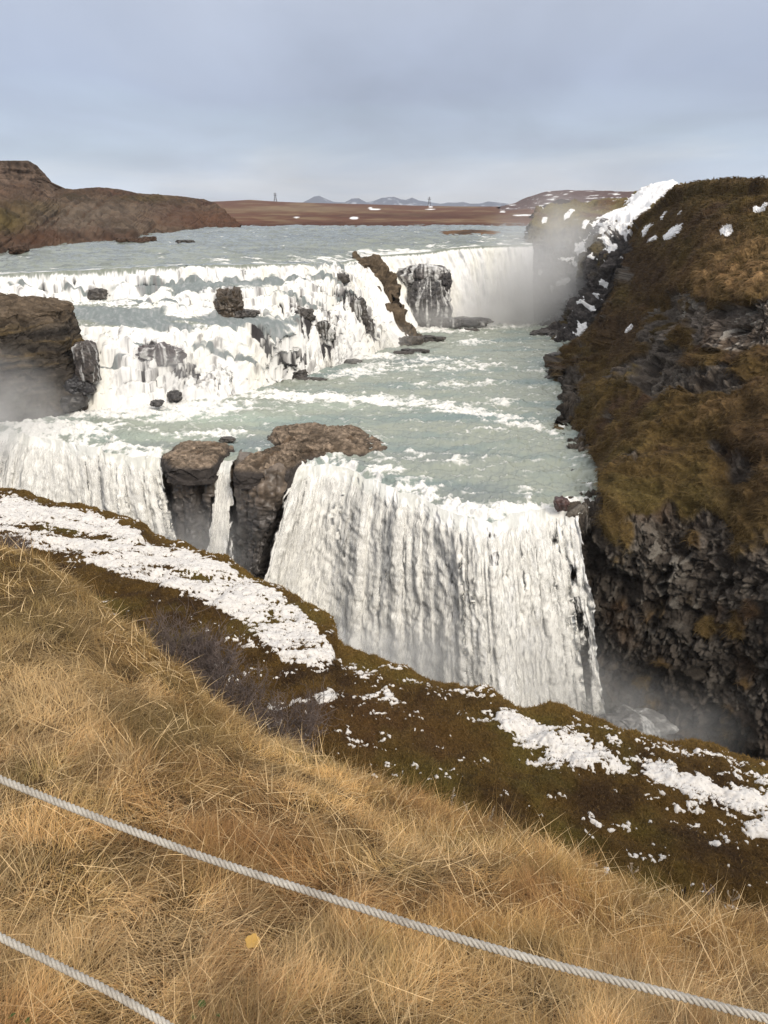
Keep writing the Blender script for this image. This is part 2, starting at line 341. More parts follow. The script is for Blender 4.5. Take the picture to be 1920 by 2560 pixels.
# bare spots where dark rock stands out of the water
rockspots = [(497, 648, 30, 36, .0), (520, 632, 70, 12, .55, 0), (615, 672, 26, 12, .9, 15), (655, 690, 62, 24, 1.15, 42), (700, 728, 66, 20, 1.1, 52), (715, 690, 30, 14, .9, 40), (790, 692, 60, 17, 1.2, 58),
 (755, 648, 50, 17, 1.05, 38), (690, 625, 30, 7, .6, 10), (740, 600, 22, 10, .9, 20), (565, 735, 50, 16, 1.0, 52), (610, 778, 56, 18, 1.0, 42), (650, 790, 60, 24, .75, 20), (345, 765, 50, 22, 1.05, 32), (400, 802, 60, 24, .95, 35), (455, 840, 40, 16, .8, 20),
 (420, 835, 45, 20, .8), (330, 830, 40, 14, .7), (400, 640, 12, 12, .8), (213, 638, 26, 12, 1.0, 20), (150, 615, 12, 22, .7, 40), (45, 618, 8, 20, .5), (95, 620, 8, 20, .55), (320, 602, 30, 10, .6), (470, 590, 8, 12, .5), (525, 590, 6, 12, .55), (620, 586, 6, 10, .55), (680, 585, 6, 10, .5),
 (905, 590, 30, 16, .95), (920, 640, 33, 40, 1.25), (960, 610, 8, 22, 1.1), (940, 690, 50, 12, .8, 20), (1010, 692, 30, 5, .5), (180, 765, 14, 22, .8), (700, 775, 60, 20, .5, 15)]
rs = blob(xd, yd, rockspots)
st = fbm(np.stack([sx*1.5, arc*.22, 0*arc], -1), 4, 6)      # strands running down the flow
st2 = fbm(np.stack([sx*4.0, arc*.5, 0*arc], -1), 3, 16)
bare = rs*.95+st*1.3+st2*.9+(.5-uc)*.45*left-.16+left*.06*ss(.15, .6, rows_t)
bare = ss(.55, .85, bare)*edge*np.where(left > .5, 1, ss(.15, .5, rs))
dz += -0.25*bare
CGd = CG.copy(); CGd[..., 2] += dz
# the ledges break the slope into many small uneven steps
hst = 1.5+.6*N2(sc3(P, .12, .12, 0), 2, 28); ph = N2(sc3(P, .16, .25, 0), 3, 29, .5)*1.6+N2(sc3(P, .9, .9, 0), 2, 36)*.12
uu = (CGd[..., 2]+ph)/hst; ff = uu-np.floor(uu); gq = (np.floor(uu)+.28*ff+.72*ss(.50, .82, ff))*hst-ph
wst = left*(1-fl0)*edge*(1-ss(.96, 1, rows_t))*.9; wst = (wst+np.roll(wst, 4, 0)+np.roll(wst, -4, 0))/3
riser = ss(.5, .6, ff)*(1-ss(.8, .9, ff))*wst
CGd[..., 2] = CGd[..., 2]*(1-wst)+gq*wst
CGd[..., 2] += .35*np.minimum(rs, 1)*left*edge
Nn = normals(CGd); Nn *= np.where(Nn[..., 2:3] < 0, -1, 1); CGd = CGd+Nn*(dfine*(1-.7*fl0)*edge*(1-ss(.97, 1, rows_t)))[..., None]
Nn = normals(CGd)
fan = (1-left)*edge
pf2, _ = voro_puff(np.stack([sx*.9+st, arc*.45, 0*arc], -1), 21)
CGd = CGd+Nn*np.where(Nn[..., 1:2] < 0, 1, -1)*(fan*(st*1.0+st2*.4+pf2*.25)*(1-.8*ss(.9, 1, rows_t)))[..., None]
nz_ = np.abs(normals(CGd)[..., 2])
flat = ss(.90, .985, nz_+st2*.05)*left
foam = 1-flat*.75
foam = np.clip(foam+.30*N2(sc3(P, 1.2, .5, 1), 4, 12)*left, 0, 1)
# grey, calm terraces seen in the photograph
calm = blob(xd, yd, [(400, 614, 170, 13, 1.0), (560, 607, 80, 9, .9), (640, 600, 40, 6, .7), (260, 684, 130, 20, 1.15, 4), (350, 700, 90, 10, .9, 4), (520, 694, 115, 15, 1.1, 4), (590, 715, 50, 14, .9, 8), (740, 640, 30, 14, .7), (300, 755, 60, 5, .75, 10), (460, 752, 80, 6, .75, 14), (250, 795, 50, 5, .7, 6), (520, 772, 60, 6, .75, 24), (440, 800, 50, 5, .6, 16), (660, 655, 60, 6, .7, 24), (350, 655, 70, 4, .7, 5), (700, 600, 50, 6, .7, 22), (620, 640, 50, 5, .6, 14), (60, 612, 50, 4, .6), (160, 628, 40, 4, .6, 10), (730, 572, 60, 5, .7), (200, 662, 60, 5, .6), (300, 574, 200, 3, .5)])
hs = N2(np.stack([P[..., 0]*.16, P[..., 1]*.8, P[..., 2]*.9], -1), 5, 17, .6)
calm = ss(.12, .85, calm*1.45+hs*.60-.12)*left*.85
foam = foam*(1-calm)
foam = foam*(ss(.0, .035, rows_t+st2*.02))
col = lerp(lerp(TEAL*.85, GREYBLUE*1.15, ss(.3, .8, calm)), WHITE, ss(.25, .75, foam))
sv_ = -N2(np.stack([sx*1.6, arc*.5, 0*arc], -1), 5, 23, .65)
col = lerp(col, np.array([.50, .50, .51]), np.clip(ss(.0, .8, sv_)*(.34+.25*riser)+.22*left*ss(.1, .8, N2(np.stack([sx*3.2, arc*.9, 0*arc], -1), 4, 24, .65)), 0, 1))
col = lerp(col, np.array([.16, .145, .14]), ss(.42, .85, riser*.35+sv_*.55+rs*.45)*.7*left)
cream = ss(-.1, .5, fbm(np.stack([sx*.35, arc*.08, 0*arc], -1), 2, 31))
col = lerp(col, col*np.array([1.0, .985, .92]), cream*ss(.4, .8, foam))
col = lerp(col, DARK*lerp(1.0, 1.8, uc)+0*col, bare)
uv = np.stack([sx, arc], -1)*.5
lab = 'stepped white cascades tumbling over dark ledges on the left of the pool'
cut = 0
cols_split = int(sum(ncols[:12])+ncols[12]*.5)
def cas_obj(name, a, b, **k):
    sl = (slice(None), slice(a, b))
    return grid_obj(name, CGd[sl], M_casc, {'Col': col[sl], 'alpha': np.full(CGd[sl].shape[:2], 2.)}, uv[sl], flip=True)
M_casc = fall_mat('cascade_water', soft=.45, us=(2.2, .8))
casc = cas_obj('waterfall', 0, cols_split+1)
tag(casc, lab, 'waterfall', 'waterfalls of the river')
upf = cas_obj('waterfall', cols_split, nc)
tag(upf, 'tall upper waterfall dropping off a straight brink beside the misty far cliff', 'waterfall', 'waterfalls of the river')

# upper river: from the far shore down to the crest, sharing the crest edge
crest = CG[0]
UR = [crest]
for t in (.12, .3, .55):
    far_ = PX(xd[0]*1.0, 172+0*crest[:, 1], ZU+0*crest[:, 1]); q = crest*(1-t)+far_*t; q[:, 2] = crest[:, 2]+(ZU-crest[:, 2])*min(1, t*2.2); UR.append(q)
for Yf in (172, 215, 262):
    UR.append(PX(xd[0], Yf+0*crest[:, 1], ZU+0*crest[:, 1]))
UR = np.array(UR)
UG = pchip(UR, spans([46, 30, 30, 30, 36, 24]))
ux, uy = proj(UG)
amp = ss(0, .08, np.linspace(0, 1, len(UG)))[:, None]
q = sc3(UG, .5, .9, 1)
wv = fbm(q, 4, 41)*.5+fbm(q*.3, 2, 44)*.5
UG[..., 2] += wv*amp
fo = ss(.12, .55, fbm(sc3(UG, .22, .55, 0), 5, 45, .6)+.25*ss(.12, 0, np.linspace(0, 1, len(UG)))[:, None]+.5*blob(ux, uy, [(850, 547, 110, 9), (640, 560, 300, 6, .6), (1000, 533, 120, 4, .6), (1080, 520, 60, 14, .5)]))
colr = lerp(np.array([.235, .26, .225])+0*UG, np.array([.165, .185, .168]), ss(-.3, .6, N2(sc3(UG, .1, .5, 0), 4, 47)))
tag(grid_obj('river', UG, M_water_far, {'Col': colr, 'foam': fo*.85}), kind='structure')

# ---------------------------------------------------------------- POOL BETWEEN THE FALLS, LOWER FALLS
LIP = [(-600, 905), (-200, 912), (0, 930), (80, 942), (170, 958), (260, 984), (352, 990), (430, 984), (470, 994), (507, 998), (560, 1006), (618, 1016), (700, 1004), (790, 1028), (880, 1065), (960, 1098), (1040, 1122), (1120, 1110), (1180, 1098), (1248, 1104), (1330, 1104)]
lip_c = np.array([PZ(x, y, ZP-.25) for x, y in LIP])
lx = np.array([p[0] for p in LIP], float)
lipn = [max(3, int((lx[k+1]-lx[k])/1.7)) for k in range(len(lx)-1)]
lip = pchip(lip_c, spans(lipn)); lip_xd = pchip(lx, spans(lipn))
# uneven brink
lw = fbm(np.stack([lip[:, 0]*.5, 0*lip[:, 0], 0*lip[:, 0]], -1), 5, 52, .6)*1.8
lip[:, 1] += lw; 
back = []
for Yf in (140, 112, 90, 74, 63):
    back.append(PX(lip_xd, Yf, ZP) if False else PX(np.where(lip_xd > 1248, lip_xd, lip_xd), np.full(len(lip), float(Yf)), np.full(len(lip), ZP)))
rowsP = []
for r_ in back:
    k = np.maximum(r_[:, 1], lip[:, 1]+ (r_[:, 1]-50)*.25+1)
    rowsP.append(PX(lip_xd, k, np.full(len(lip), ZP)))
up2 = lip.copy(); up2[:, 1] += 2.0; up2[:, 2] = ZP-.02
rowsP += [up2, lip]
PG = pchip(np.array(rowsP), spans([70, 80, 80, 80, 90, 40]))
px, py = proj(PG)
foamspot = [(300, 880, 260, 30, 1.0), (150, 925, 130, 18, .8), (700, 860, 260, 13, .9, 3), (520, 830, 90, 25, .9, -20), (800, 800, 120, 16, .6, -10), (1000, 890, 200, 12, .75, 9), (1150, 925, 80, 9, .7, 12), (900, 790, 180, 16, .35), (1010, 790, 90, 10, .5),
  (450, 940, 90, 9, .7), (930, 775, 50, 7, .5), (1020, 740, 50, 6, .6), (930, 714, 110, 7, .8), (1060, 700, 120, 12, .7), (780, 770, 90, 8, .8), (850, 1010, 60, 22, .4, 20), (950, 990, 120, 12, .5, 8), (900, 1045, 100, 22, .5, 20), (1060, 930, 60, 6, .5), (80, 985, 160, 22, 1.0, 12), (230, 965, 70, 8, .6),
  (1150, 1060, 60, 10, .35), (1080, 1100, 150, 14, .7), (650, 1020, 90, 16, .6), (380, 905, 120, 9, .7), (1080, 870, 60, 8, .5), (1030, 830, 120, 9, .45), (1150, 800, 40, 8, .4)]
fs = blob(px, py, foamspot)
wp = sc3(PG, .35, .8, 0); wp = wp+.45*np.stack([fbm(wp, 3, 61), fbm(wp, 3, 62), 0*px], -1)
rid = fbm(wp*1.1, 5, 63, .55, ridge=True)
base_n = fbm(sc3(PG, .8, 1.3, 0), 4, 65, .6)
nearlip = ss(46, 6, np.abs(py-np.interp(px, lx, [p[1] for p in LIP])))*(1-ss(345, 360, px)*(1-ss(612, 625, px)))
lipst = N2(np.stack([PG[..., 0]*1.1, PG[..., 1]*.35, 0*px], -1), 4, 69, .6)
foamP = ss(.15, 1.15, fs*1.0+rid*1.0-.36+base_n*.9+nearlip*(.55+.55*lipst))
swell = fbm(sc3(PG, .35, .55, 0), 4, 64)*.45+fbm(sc3(PG, 1.3, 1.9, 0), 4, 66)*.30+foamP*.16*(1+2*fbm(sc3(PG, 2.5, 2.5, 0), 3, 67))
keep = ss(0, .04, 1-np.linspace(0, 1, len(PG)))[:, None]
PG[..., 2] += swell*keep
colP = lerp(TEAL+0*PG, np.array([.20, .255, .245]), ss(-.15, .45, fbm(sc3(PG, .08, .25, 0), 4, 68)))
colP = lerp(colP, np.array([.36, .42, .35]), blob(px, py, [(480, 905, 170, 14, .8), (330, 945, 100, 10, .5), (700, 880, 120, 8, .5)]))
colP = lerp(colP, GREYBLUE, .8*blob(px, py, [(560, 960, 60, 16), (330, 965, 80, 8, .7), (900, 985, 150, 14, .6), (1020, 1070, 130, 26, .8), (780, 1000, 60, 8, .8), (860, 780, 100, 10, .5)]))
tag(grid_obj('river_pool', PG, M_water, {'Col': colP, 'foam': foamP}, flip=True), kind='structure')

# the falls themselves; base xd for each lip control point
BASEX = [-760, -330, -70, 55, 215, 315, 428, 432, 440, 506, 500, 512, 640, 765, 872, 975, 1070, 1165, 1235, 1318, 1400]
bxd = pchip(np.array(BASEX, float), spans(lipn))
def fall_grid(a, b, off=0., bow=1., nrow=(14, 40, 120, 90), base=ZC-1, jump=1.0):
    """a..b index range on the lip; rows: lip, rolling over, mid, lower, base"""
    l0 = lip[a:b].copy(); l0[:, 1] -= off
    x0, x1 = lip_xd[a:b], bxd[a:b]; rows = [l0]
    for fy, fz, fx in ((.9, .45, .04), (1.9, 2.6, .22), (3.1, 8.5, .62), (4.0, -1, 1.0)):
        z = l0[:, 2]-fz if fz > 0 else np.full(len(l0), base)
        y = l0[:, 1]-fy*jump*bow
        rows.append(PX(x0+(x1-x0)*fx, y, z))
    return pchip(np.array(rows), spans(list(nrow)))
def idx(x): return int(np.argmin(np.abs(lip_xd-x)))
def make_fall(name, xa, xb, label, dark=[], off=0., bow=1., thin=0., seed=0, edge_l=.8, edge_r=.8, part=None, amp=1.):
    a, b = idx(xa), idx(xb)+1
    G = fall_grid(a, b, off, bow); nr, nc = G.shape[:2]; x, y = proj(G)
    arc = np.concatenate([np.zeros((1, nc)), np.cumsum(np.linalg.norm(np.diff(G, axis=0), axis=-1), 0)], 0)
    s = np.concatenate([[0], np.cumsum(np.linalg.norm(np.diff(G[nr//2], axis=0), axis=-1))])[None]+0*arc
    warp = fbm(np.stack([s*.3, arc*.15, 0*s], -1), 3, 70+seed)*1.2
    q = np.stack([s+warp, arc, 0*s], -1)
    big = fbm(q*[.20, .05, 1], 2, 71+seed); mid = fbm(q*[1.2, .22, 1], 4, 72+seed); fin = fbm(q*[3.2, 1.0, 1], 4, 73+seed)
    puff = fbm(q*[.9, .7, 1]+mid[..., None]*.4, 4, 74+seed, .55, ridge=True)
    g = ss(0, 5, arc)
    qw = q+N2(q*[1.1, .8, 1], 3, 75+seed)[..., None]*.35
    p1, _ = voro_puff(qw*[.62, .36, 1], 76+seed); p2, c2 = voro_puff(qw*[1.5, .85, 1], 77+seed); p3, c3 = voro_puff(qw*[3.6, 2.2, 1], 78+seed)
    d = (big*.8*g+mid*.07*(.3+.7*g)+fin*.09+(p1-.5)*.16*g+(p2-.5)*.13+(p3-.5)*.07)*amp
    d *= ss(0, .5, arc)
    n = normals(G); n *= np.where(n[..., 1:2] < 0, 1, -1)
    G2 = G+n*d[..., None]
    dk = blob(x, y, dark) if dark else 0*x
    ed = np.minimum(ss(0, edge_l, s+fin*.5+mid*.6), ss(0, edge_r, s.max(1, keepdims=True)-s+fin*.5+mid*.6))
    al = 1.35-thin*(.55+.9*ss(0, 8, arc)*.5)+mid*thin*1.3-dk*1.25*(1+.3*mid)
    al = al-(1-ed)*2.2
    al = np.where(arc < .5, np.maximum(al, ed*1.0), al)
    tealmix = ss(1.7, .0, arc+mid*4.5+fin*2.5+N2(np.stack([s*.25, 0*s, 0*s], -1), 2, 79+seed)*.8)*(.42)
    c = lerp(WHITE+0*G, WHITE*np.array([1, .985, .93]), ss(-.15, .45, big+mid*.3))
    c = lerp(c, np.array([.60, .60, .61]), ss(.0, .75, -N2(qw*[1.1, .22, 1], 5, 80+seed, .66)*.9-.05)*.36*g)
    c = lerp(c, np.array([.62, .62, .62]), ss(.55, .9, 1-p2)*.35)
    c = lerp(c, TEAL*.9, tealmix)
    uv = np.stack([s, arc], -1)
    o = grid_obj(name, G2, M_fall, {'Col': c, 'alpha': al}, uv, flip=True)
    for v in (0, 1):
        kk_ = slice(None, None, 2)
        vn = N2(q*[.7, .16, 1]+v*31.7, 4, 82+seed); v1_, v2_ = voro_puff(qw*[.9, .55, 1]+v*7.7, 84+seed)
        Gv = G2+n*((.05+.07*v+.04*vn+.07*v1_)*ss(.2, 3, arc)*amp)[..., None]
        av = np.where(al > .6, .54-.12*v+.30*vn*.6+.25*(v1_-.6), -1)*1.0-(1-ed)*2-1.2*ss(1.6, .3, arc)
        grid_obj('spray_veil', Gv[kk_, kk_], M_veil[v], {'Col': (WHITE*np.array([1.0, .99, .955])+0*G)[kk_, kk_], 'alpha': av[kk_, kk_]}, uv[kk_, kk_], flip=True, parent=o)
    tag(o, label, 'waterfall', 'waterfalls of the river')
    return o
make_fall('waterfall', -590, 354, 'white waterfall behind the snowy ledge, left of the dark rock', dark=[(205, 1010, 12, 60, .55, 18), (170, 1080, 12, 60, .5, 10), (310, 1110, 14, 22, .35)], seed=1, edge_r=.9)
make_fall('waterfall', 456, 511, 'narrow waterfall threading between two dark rock walls', seed=5, thin=.55, edge_l=.5, edge_r=.5, amp=.45)
make_fall('waterfall', 614, 1254, 'broad white lower waterfall plunging into the canyon beside the right cliff',
   dark=[(765, 1125, 8, 40, .72, 8), (750, 1190, 7, 36, .6, 5), (1062, 1158, 12, 10, .75), (1066, 1205, 22, 34, .62), (1197, 1160, 13, 26, .75, 10), (1208, 1185, 8, 20, .7), (1240, 1240, 10, 34, .85, -8), (1252, 1330, 16, 60, .9, -6), (1268, 1440, 14, 130, 1.0, -3), (1045, 1420, 9, 70, .4), (960, 1390, 10, 90, .3), (1160, 1400, 10, 70, .35)], seed=9, edge_l=1.1, edge_r=.35)

# rock wall behind the falls
BW = []
bl = lip[::2].copy(); bx0 = lip_xd[::2]; bx1 = bxd[::2]
isl = np.clip(np.minimum(ss(345, 370, bx0), 1-ss(455, 470, bx0))+np.minimum(ss(505, 520, bx0), 1-ss(600, 628, bx0)), 0, 1)
for fy, z, fx in ((-3.0, -18.9, 0), (-1.2, -18.75, 0), (-.5, -20.2, .08), (-.2, -24, .35), (.6, -29, .7), (1.0, ZC-1.5, 1.0)):
    top = np.where(z > -19.5, isl*(.85), 0)
    BW.append(PX(bx0+(bx1-bx0)*fx, bl[:, 1]-fy-isl*(2.6 if z < -19.5 else (2.2 if fy > -2 else 0)), np.full(len(bl), z)+top))
BG = pchip(np.array(BW), spans([16, 20, 60, 70, 60]))
q = BG.copy()
q = q+N2(q*.9, 3, 9)[..., None]*.5
a1, a2, ac, ac2 = voro(sc3(q, .8, .8, .35), 6); b1, b2, bc, _ = voro(sc3(q, 2.2, 2.2, 1.4), 7)
n = normals(BG); n *= np.where(n[..., 1:2] < 0, 1, -1)
dd = (ac-.5)*.45*ss(0, .2, a2-a1)+(bc-.5)*.22+fbm(sc3(q, .5, .5, .15), 4, 8)*.9
BGd = BG+n*dd[..., None]*ss(0, .1, np.linspace(0, 1, len(BG)))[:, None, None]
wet = ss(-19.3, -21.5, BG[..., 2])
cb_ = lerp(np.array([.13, .10, .075])*(.7+.7*bc)[..., None], np.array([.085, .076, .070])*(.7+.6*bc)[..., None], wet)
rw = grid_obj('rock_wall', BGd, M_wet, {'Col': cb_}, flip=True)
tag(rw, 'dark wet rock wall standing behind the lower waterfalls', 'cliff', kind='structure')

# canyon river at the foot of the falls
g = np.linspace(-60, 75, 220); h = np.linspace(12, 66, 160)
X, Yy = np.meshgrid(g, h); CR = np.stack([X, Yy, np.full_like(X, ZC)], -1)
cf = ss(-.1, .6, fbm(sc3(CR, .15, .3, 0), 4, 80)); CR[..., 2] += fbm(sc3(CR, .3, .3, 0), 4, 81)*.5+cf*.3
tag(grid_obj('canyon_river', CR, M_water, {'Col': np.array([.11, .14, .14])+0*CR, 'foam': cf*.55}), kind='structure')

# ---------------------------------------------------------------- CLIFFS AND HILLS
def rocky(G, sgn_to_cam=True, big=(1.0, .5), small=(.25, 1.6), seed=0, mask=None, vert=.5, fb=.5):
    """blocky displacement of a rock face along its normal; returns displaced grid and the cell values"""
    wq = G+fbm(G*.25, 3, seed)[..., None]*1.2+np.stack([fbm(G*1.1, 3, seed+4), fbm(G*1.1, 3, seed+5), fbm(G*1.1, 3, seed+6)], -1)*1.1
    a1, a2, ac, a3 = voro(sc3(wq, big[1], big[1], big[1]*vert), seed+1)
    b1, b2, bc, b3 = voro(sc3(wq, small[1], small[1], small[1]*vert*1.2), seed+2)
    n = normals(G); c = G/np.linalg.norm(G, axis=-1, keepdims=True)
    n *= np.where((n*c).sum(-1, keepdims=True) < 0, 1, -1)
    d = (ac-.5)*big[0]*ss(0, .22, a2-a1)+(bc-.5)*small[0]*ss(0, .25, b2-b1)-small[0]*.25*ss(.10, 0, b2-b1)+N2(G*1.5, 4, seed+7, .6)*small[0]*.45
    return n, d, ac, bc, a3

def hillcol(pts, n): return pts
# near right cliff: each column from foot to skyline (xd, yd, Y)
RC = [
 [(2700, 1900, 22), (2700, 1500, 26), (2700, 1150, 31), (2700, 850, 36), (2700, 560, 42), (2700, 380, 47), (2700, 300, 56)],
 [(2150, 1800, 29), (2150, 1450, 31.5), (2150, 1150, 34), (2120, 850, 40), (2100, 620, 46), (2100, 430, 52), (2100, 345, 60)],
 [(1850, 1800, 32), (1850, 1450, 34), (1850, 1160, 36.5), (1850, 900, 42), (1845, 780, 47), (1845, 605, 48.5), (1840, 362, 62)],
 [(1659, 1760, 34.5), (1659, 1400, 36), (1659, 1160, 38.2), (1659, 920, 43.5), (1659, 765, 47.8), (1659, 600, 49.2), (1659, 373, 66)],
 [(1560, 1740, 36), (1560, 1400, 37.8), (1560, 1165, 39.8), (1570, 930, 45.5), (1565, 775, 50), (1572, 608, 51.7), (1610, 373, 70)],
 [(1460, 1730, 38), (1460, 1400, 39.6), (1460, 1160, 41.2), (1475, 940, 47.5), (1486, 772, 53), (1498, 602, 55.8), (1555, 376, 76)],
 [(1370, 1720, 39.5), (1370, 1400, 41), (1365, 1150, 42.4), (1390, 950, 50), (1418, 775, 56.5), (1442, 598, 61.5), (1510, 383, 83)],
 [(1315, 1700, 40.5), (1300, 1400, 42), (1280, 1150, 43.4), (1330, 960, 52), (1375, 790, 60), (1425, 590, 70), (1485, 389, 90)],
 [(1295, 1680, 42), (1262, 1350, 43), (1237, 1120, 44.2), (1290, 985, 54), (1340, 800, 64), (1400, 590, 75), (1468, 397, 97)],
 [(1310, 1580, 45), (1262, 1250, 46), (1245, 1085, 47), (1275, 960, 58), (1325, 800, 68), (1385, 590, 80), (1445, 414, 102)],
 [(1290, 1110, 51), (1276, 1055, 51.5), (1272, 1020, 52), (1268, 930, 61), (1315, 790, 72), (1373, 580, 85), (1425, 430, 106)],
 [(1255, 1035, 53), (1248, 1010, 54), (1246, 985, 55), (1258, 890, 65), (1305, 770, 77), (1365, 570, 90), (1405, 448, 110)],
 [(1210, 965, 59.5), (1207, 945, 60), (1212, 925, 61.5), (1238, 850, 71), (1308, 750, 83), (1366, 560, 96), (1388, 463, 114)],
 [(1238, 905, 66), (1235, 885, 67), (1235, 860, 69), (1236, 810, 78), (1302, 725, 89), (1366, 545, 101), (1370, 478, 117)],
 [(1212, 870, 72), (1210, 850, 74), (1208, 830, 76), (1225, 775, 86), (1303, 700, 94), (1364, 540, 106), (1355, 492, 120)],
 [(1203, 830, 80), (1202, 815, 81.5), (1205, 795, 84), (1225, 755, 93), (1308, 690, 99), (1364, 536, 109), (1350, 497, 121)],
 [(1225, 790, 90), (1232, 780, 92), (1240, 765, 94), (1262, 730, 102), (1345, 670, 108), (1400, 530, 118), (1400, 490, 126)],
]
RC3 = np.array([[PY(*p) for p in c] for c in RC]).transpose(1, 0, 2)
top2 = RC3[-1]+np.array([9, 14, .25]); top3 = RC3[-1]+np.array([60, 60, -3.])
RC3 = np.concatenate([RC3, top2[None], top3[None]], 0)
rcx = np.array([c[3][0] for c in RC], float)
RG = loft(RC3, [150, 110, 110, 80, 90, 90, 16, 10], [30, 40, 60, 62, 56, 56, 40, 34, 34, 30, 30, 30, 30, 26, 22, 14])
x, y = proj(RG); tr = np.linspace(0, 1, RG.shape[0])[:, None]
n, d, ac, bc, a3 = rocky(RG, big=(1.5, .42), small=(.55, 1.7), seed=20, vert=.5)
grass = np.clip(ss(1150, 1080, y+fbm(RG*.2, 3, 22)*120)-.0, 0, 1)
outcrop = blob(x, y, [(1620, 660, 170, 60, 1.2, 3), (1430, 700, 70, 70, .8), (1560, 680, 130, 75, 1.2, 5), (1640, 650, 60, 50, 1.2), (1480, 830, 150, 45, .9, 5), (1440, 640, 60, 55, .75), (1340, 560, 26, 45, .9), (1255, 1010, 46, 90, 1.15, -8), (1222, 870, 30, 100, 1.05), (1240, 790, 20, 60, .8, 20), (1275, 1090, 40, 50, 1.1), (1420, 760, 50, 60, .8, 60), (1620, 1000, 90, 60, .65), (1330, 900, 16, 30, .5), (1400, 1020, 40, 20, .5), (1500, 1120, 200, 30, .6)])
lowgrass = blob(x, y, [(1370, 1090, 60, 45, 1.1), (1600, 1110, 60, 35, .9), (1500, 1150, 25, 35, .7), (1600, 1330, 50, 40, .7, -40), (1340, 1300, 30, 15, .5), (1540, 1350, 35, 25, .5), (1620, 1450, 25, 30, .35)])
gn = fbm(RG*.35, 4, 24)
gm = np.clip(grass*1.0-outcrop*1.15+lowgrass, 0, 1)+gn*1.6
slopez = np.abs(n[..., 2])
gm = ss(.28, .55, gm)
# tussocky folds running down the slope to the left
s_ = RG[..., 0]*.6+RG[..., 2]*.9; t_ = RG[..., 1]*.5+RG[..., 0]*.3-RG[..., 2]*.3
fold = fbm(np.stack([s_*.22, t_*.75, RG[..., 1]*.15], -1), 4, 25, .55, ridge=True)
fold2 = fbm(np.stack([s_*.9, t_*2.4, RG[..., 1]*.5], -1), 4, 26, .6)
gul_ = fbm(np.stack([s_*.10, t_*.28, RG[..., 1]*.08], -1), 4, 127, .55, ridge=True)
dr = d*(1-gm*.85)+gm*(fold*.9+N2(np.stack([s_*.9, t_*2.4, RG[..., 1]*.5], -1), 4, 26, .6)*.22+.1)+((N2(RG*.09, 4, 27)*.9+(gul_-.35)*1.5)-1.3*ss(62, 85, RG[..., 1]))*(1-ss(.66, .80, tr))-1.2*ss(.55, .8, tr)
dr += -1.0*blob(x, y, [(1575, 690, 22, 14), (1600, 625, 14, 14), (1530, 755, 26, 10), (1400, 790, 16, 40, .8), (1480, 860, 40, 8, .7), (1640, 1000, 40, 14, .6), (1340, 1250, 30, 30, .6), (1420, 650, 30, 40, .8)])*1.3
RG[..., 2] -= 1.25*ss(.66, .85, tr)
RGd = RG+n*dr[..., None]
rockc = np.array([.080, .067, .055])*(.55+.9*bc)[..., None]
pale = ss(.55, .8, bc)*ss(.3, .8, a3)
rockc = lerp(rockc, np.array([.20, .185, .16]), pale*.8*(.35+.65*blob(x, y, [(1560, 680, 140, 90), (1640, 650, 60, 60), (1500, 1250, 180, 130, .7), (1260, 1000, 60, 160, .8)])))
rockc = rockc*(1+1.3*blob(x, y, [(1560, 680, 150, 80), (1650, 650, 90, 70)]))[..., None]
rockc = lerp(rockc, np.array([.11, .065, .035]), ss(.1, .5, fbm(RG*.3, 3, 28))*.6)
rockc = lerp(rockc, rockc*.5, ss(-19, -24, RG[..., 2])*.9)            # darker towards the foot of the wall
g1 = np.array([.097, .064, .024]); g2 = np.array([.066, .040, .023]); g3 = np.array([.27, .17, .08]); g4 = np.array([.082, .062, .021])
gg = fbm(np.stack([s_*.15, t_*.6, RG[..., 1]*.1], -1), 5, 29, .6)
gc = lerp(lerp(g1+0*RG, g2, ss(-.05, .35, gg)), g4, ss(.05, .4, -gg)*.8)
gc = lerp(gc, g3, np.clip(blob(x, y, [(1620, 530, 140, 50, 1.0, -12), (1560, 900, 60, 20, .5, -30), (1600, 470, 80, 30, .6)]), 0, 1)*ss(-.2, .3, fold2+.1))
gc = lerp(gc, g2*.9, blob(x, y, [(1390, 560, 60, 60, .8), (1340, 700, 60, 70, .75), (1520, 440, 90, 40, .5), (1640, 950, 80, 120, .6), (1600, 1080, 70, 60, .4)]))
ccol = lerp(rockc, gc*(.8+.5*ss(-.4, .4, fold2))[..., None], gm)
M_cliff = earth_mat('cliff_turf_and_rock', nscale=6, lo=.6, hi=1.4, bump=.7, bscale=9)
rc_obj = grid_obj('cliff', RGd, M_cliff, {'Col': ccol})
tag(rc_obj, 'steep turf and rock cliff on the right side of the canyon', 'cliff', kind='structure')

def snow_on(G, Nrm, mask, h, name='snow', label=None, cat=None, group=None, kind=None, thr=.02):
    """a snow layer lying on a surface: thickness follows the mask, its rim dips under the surface"""
    S = G+Nrm*(h*(np.clip(mask, -.3, 1))**1)[..., None]
    fm = (mask[:-1, :-1] > -thr) | (mask[1:, 1:] > -thr)
    if not fm.any(): return None
    return tag(grid_obj(name, S, M_snow2, {}, mask=fm), label, cat, group, kind)

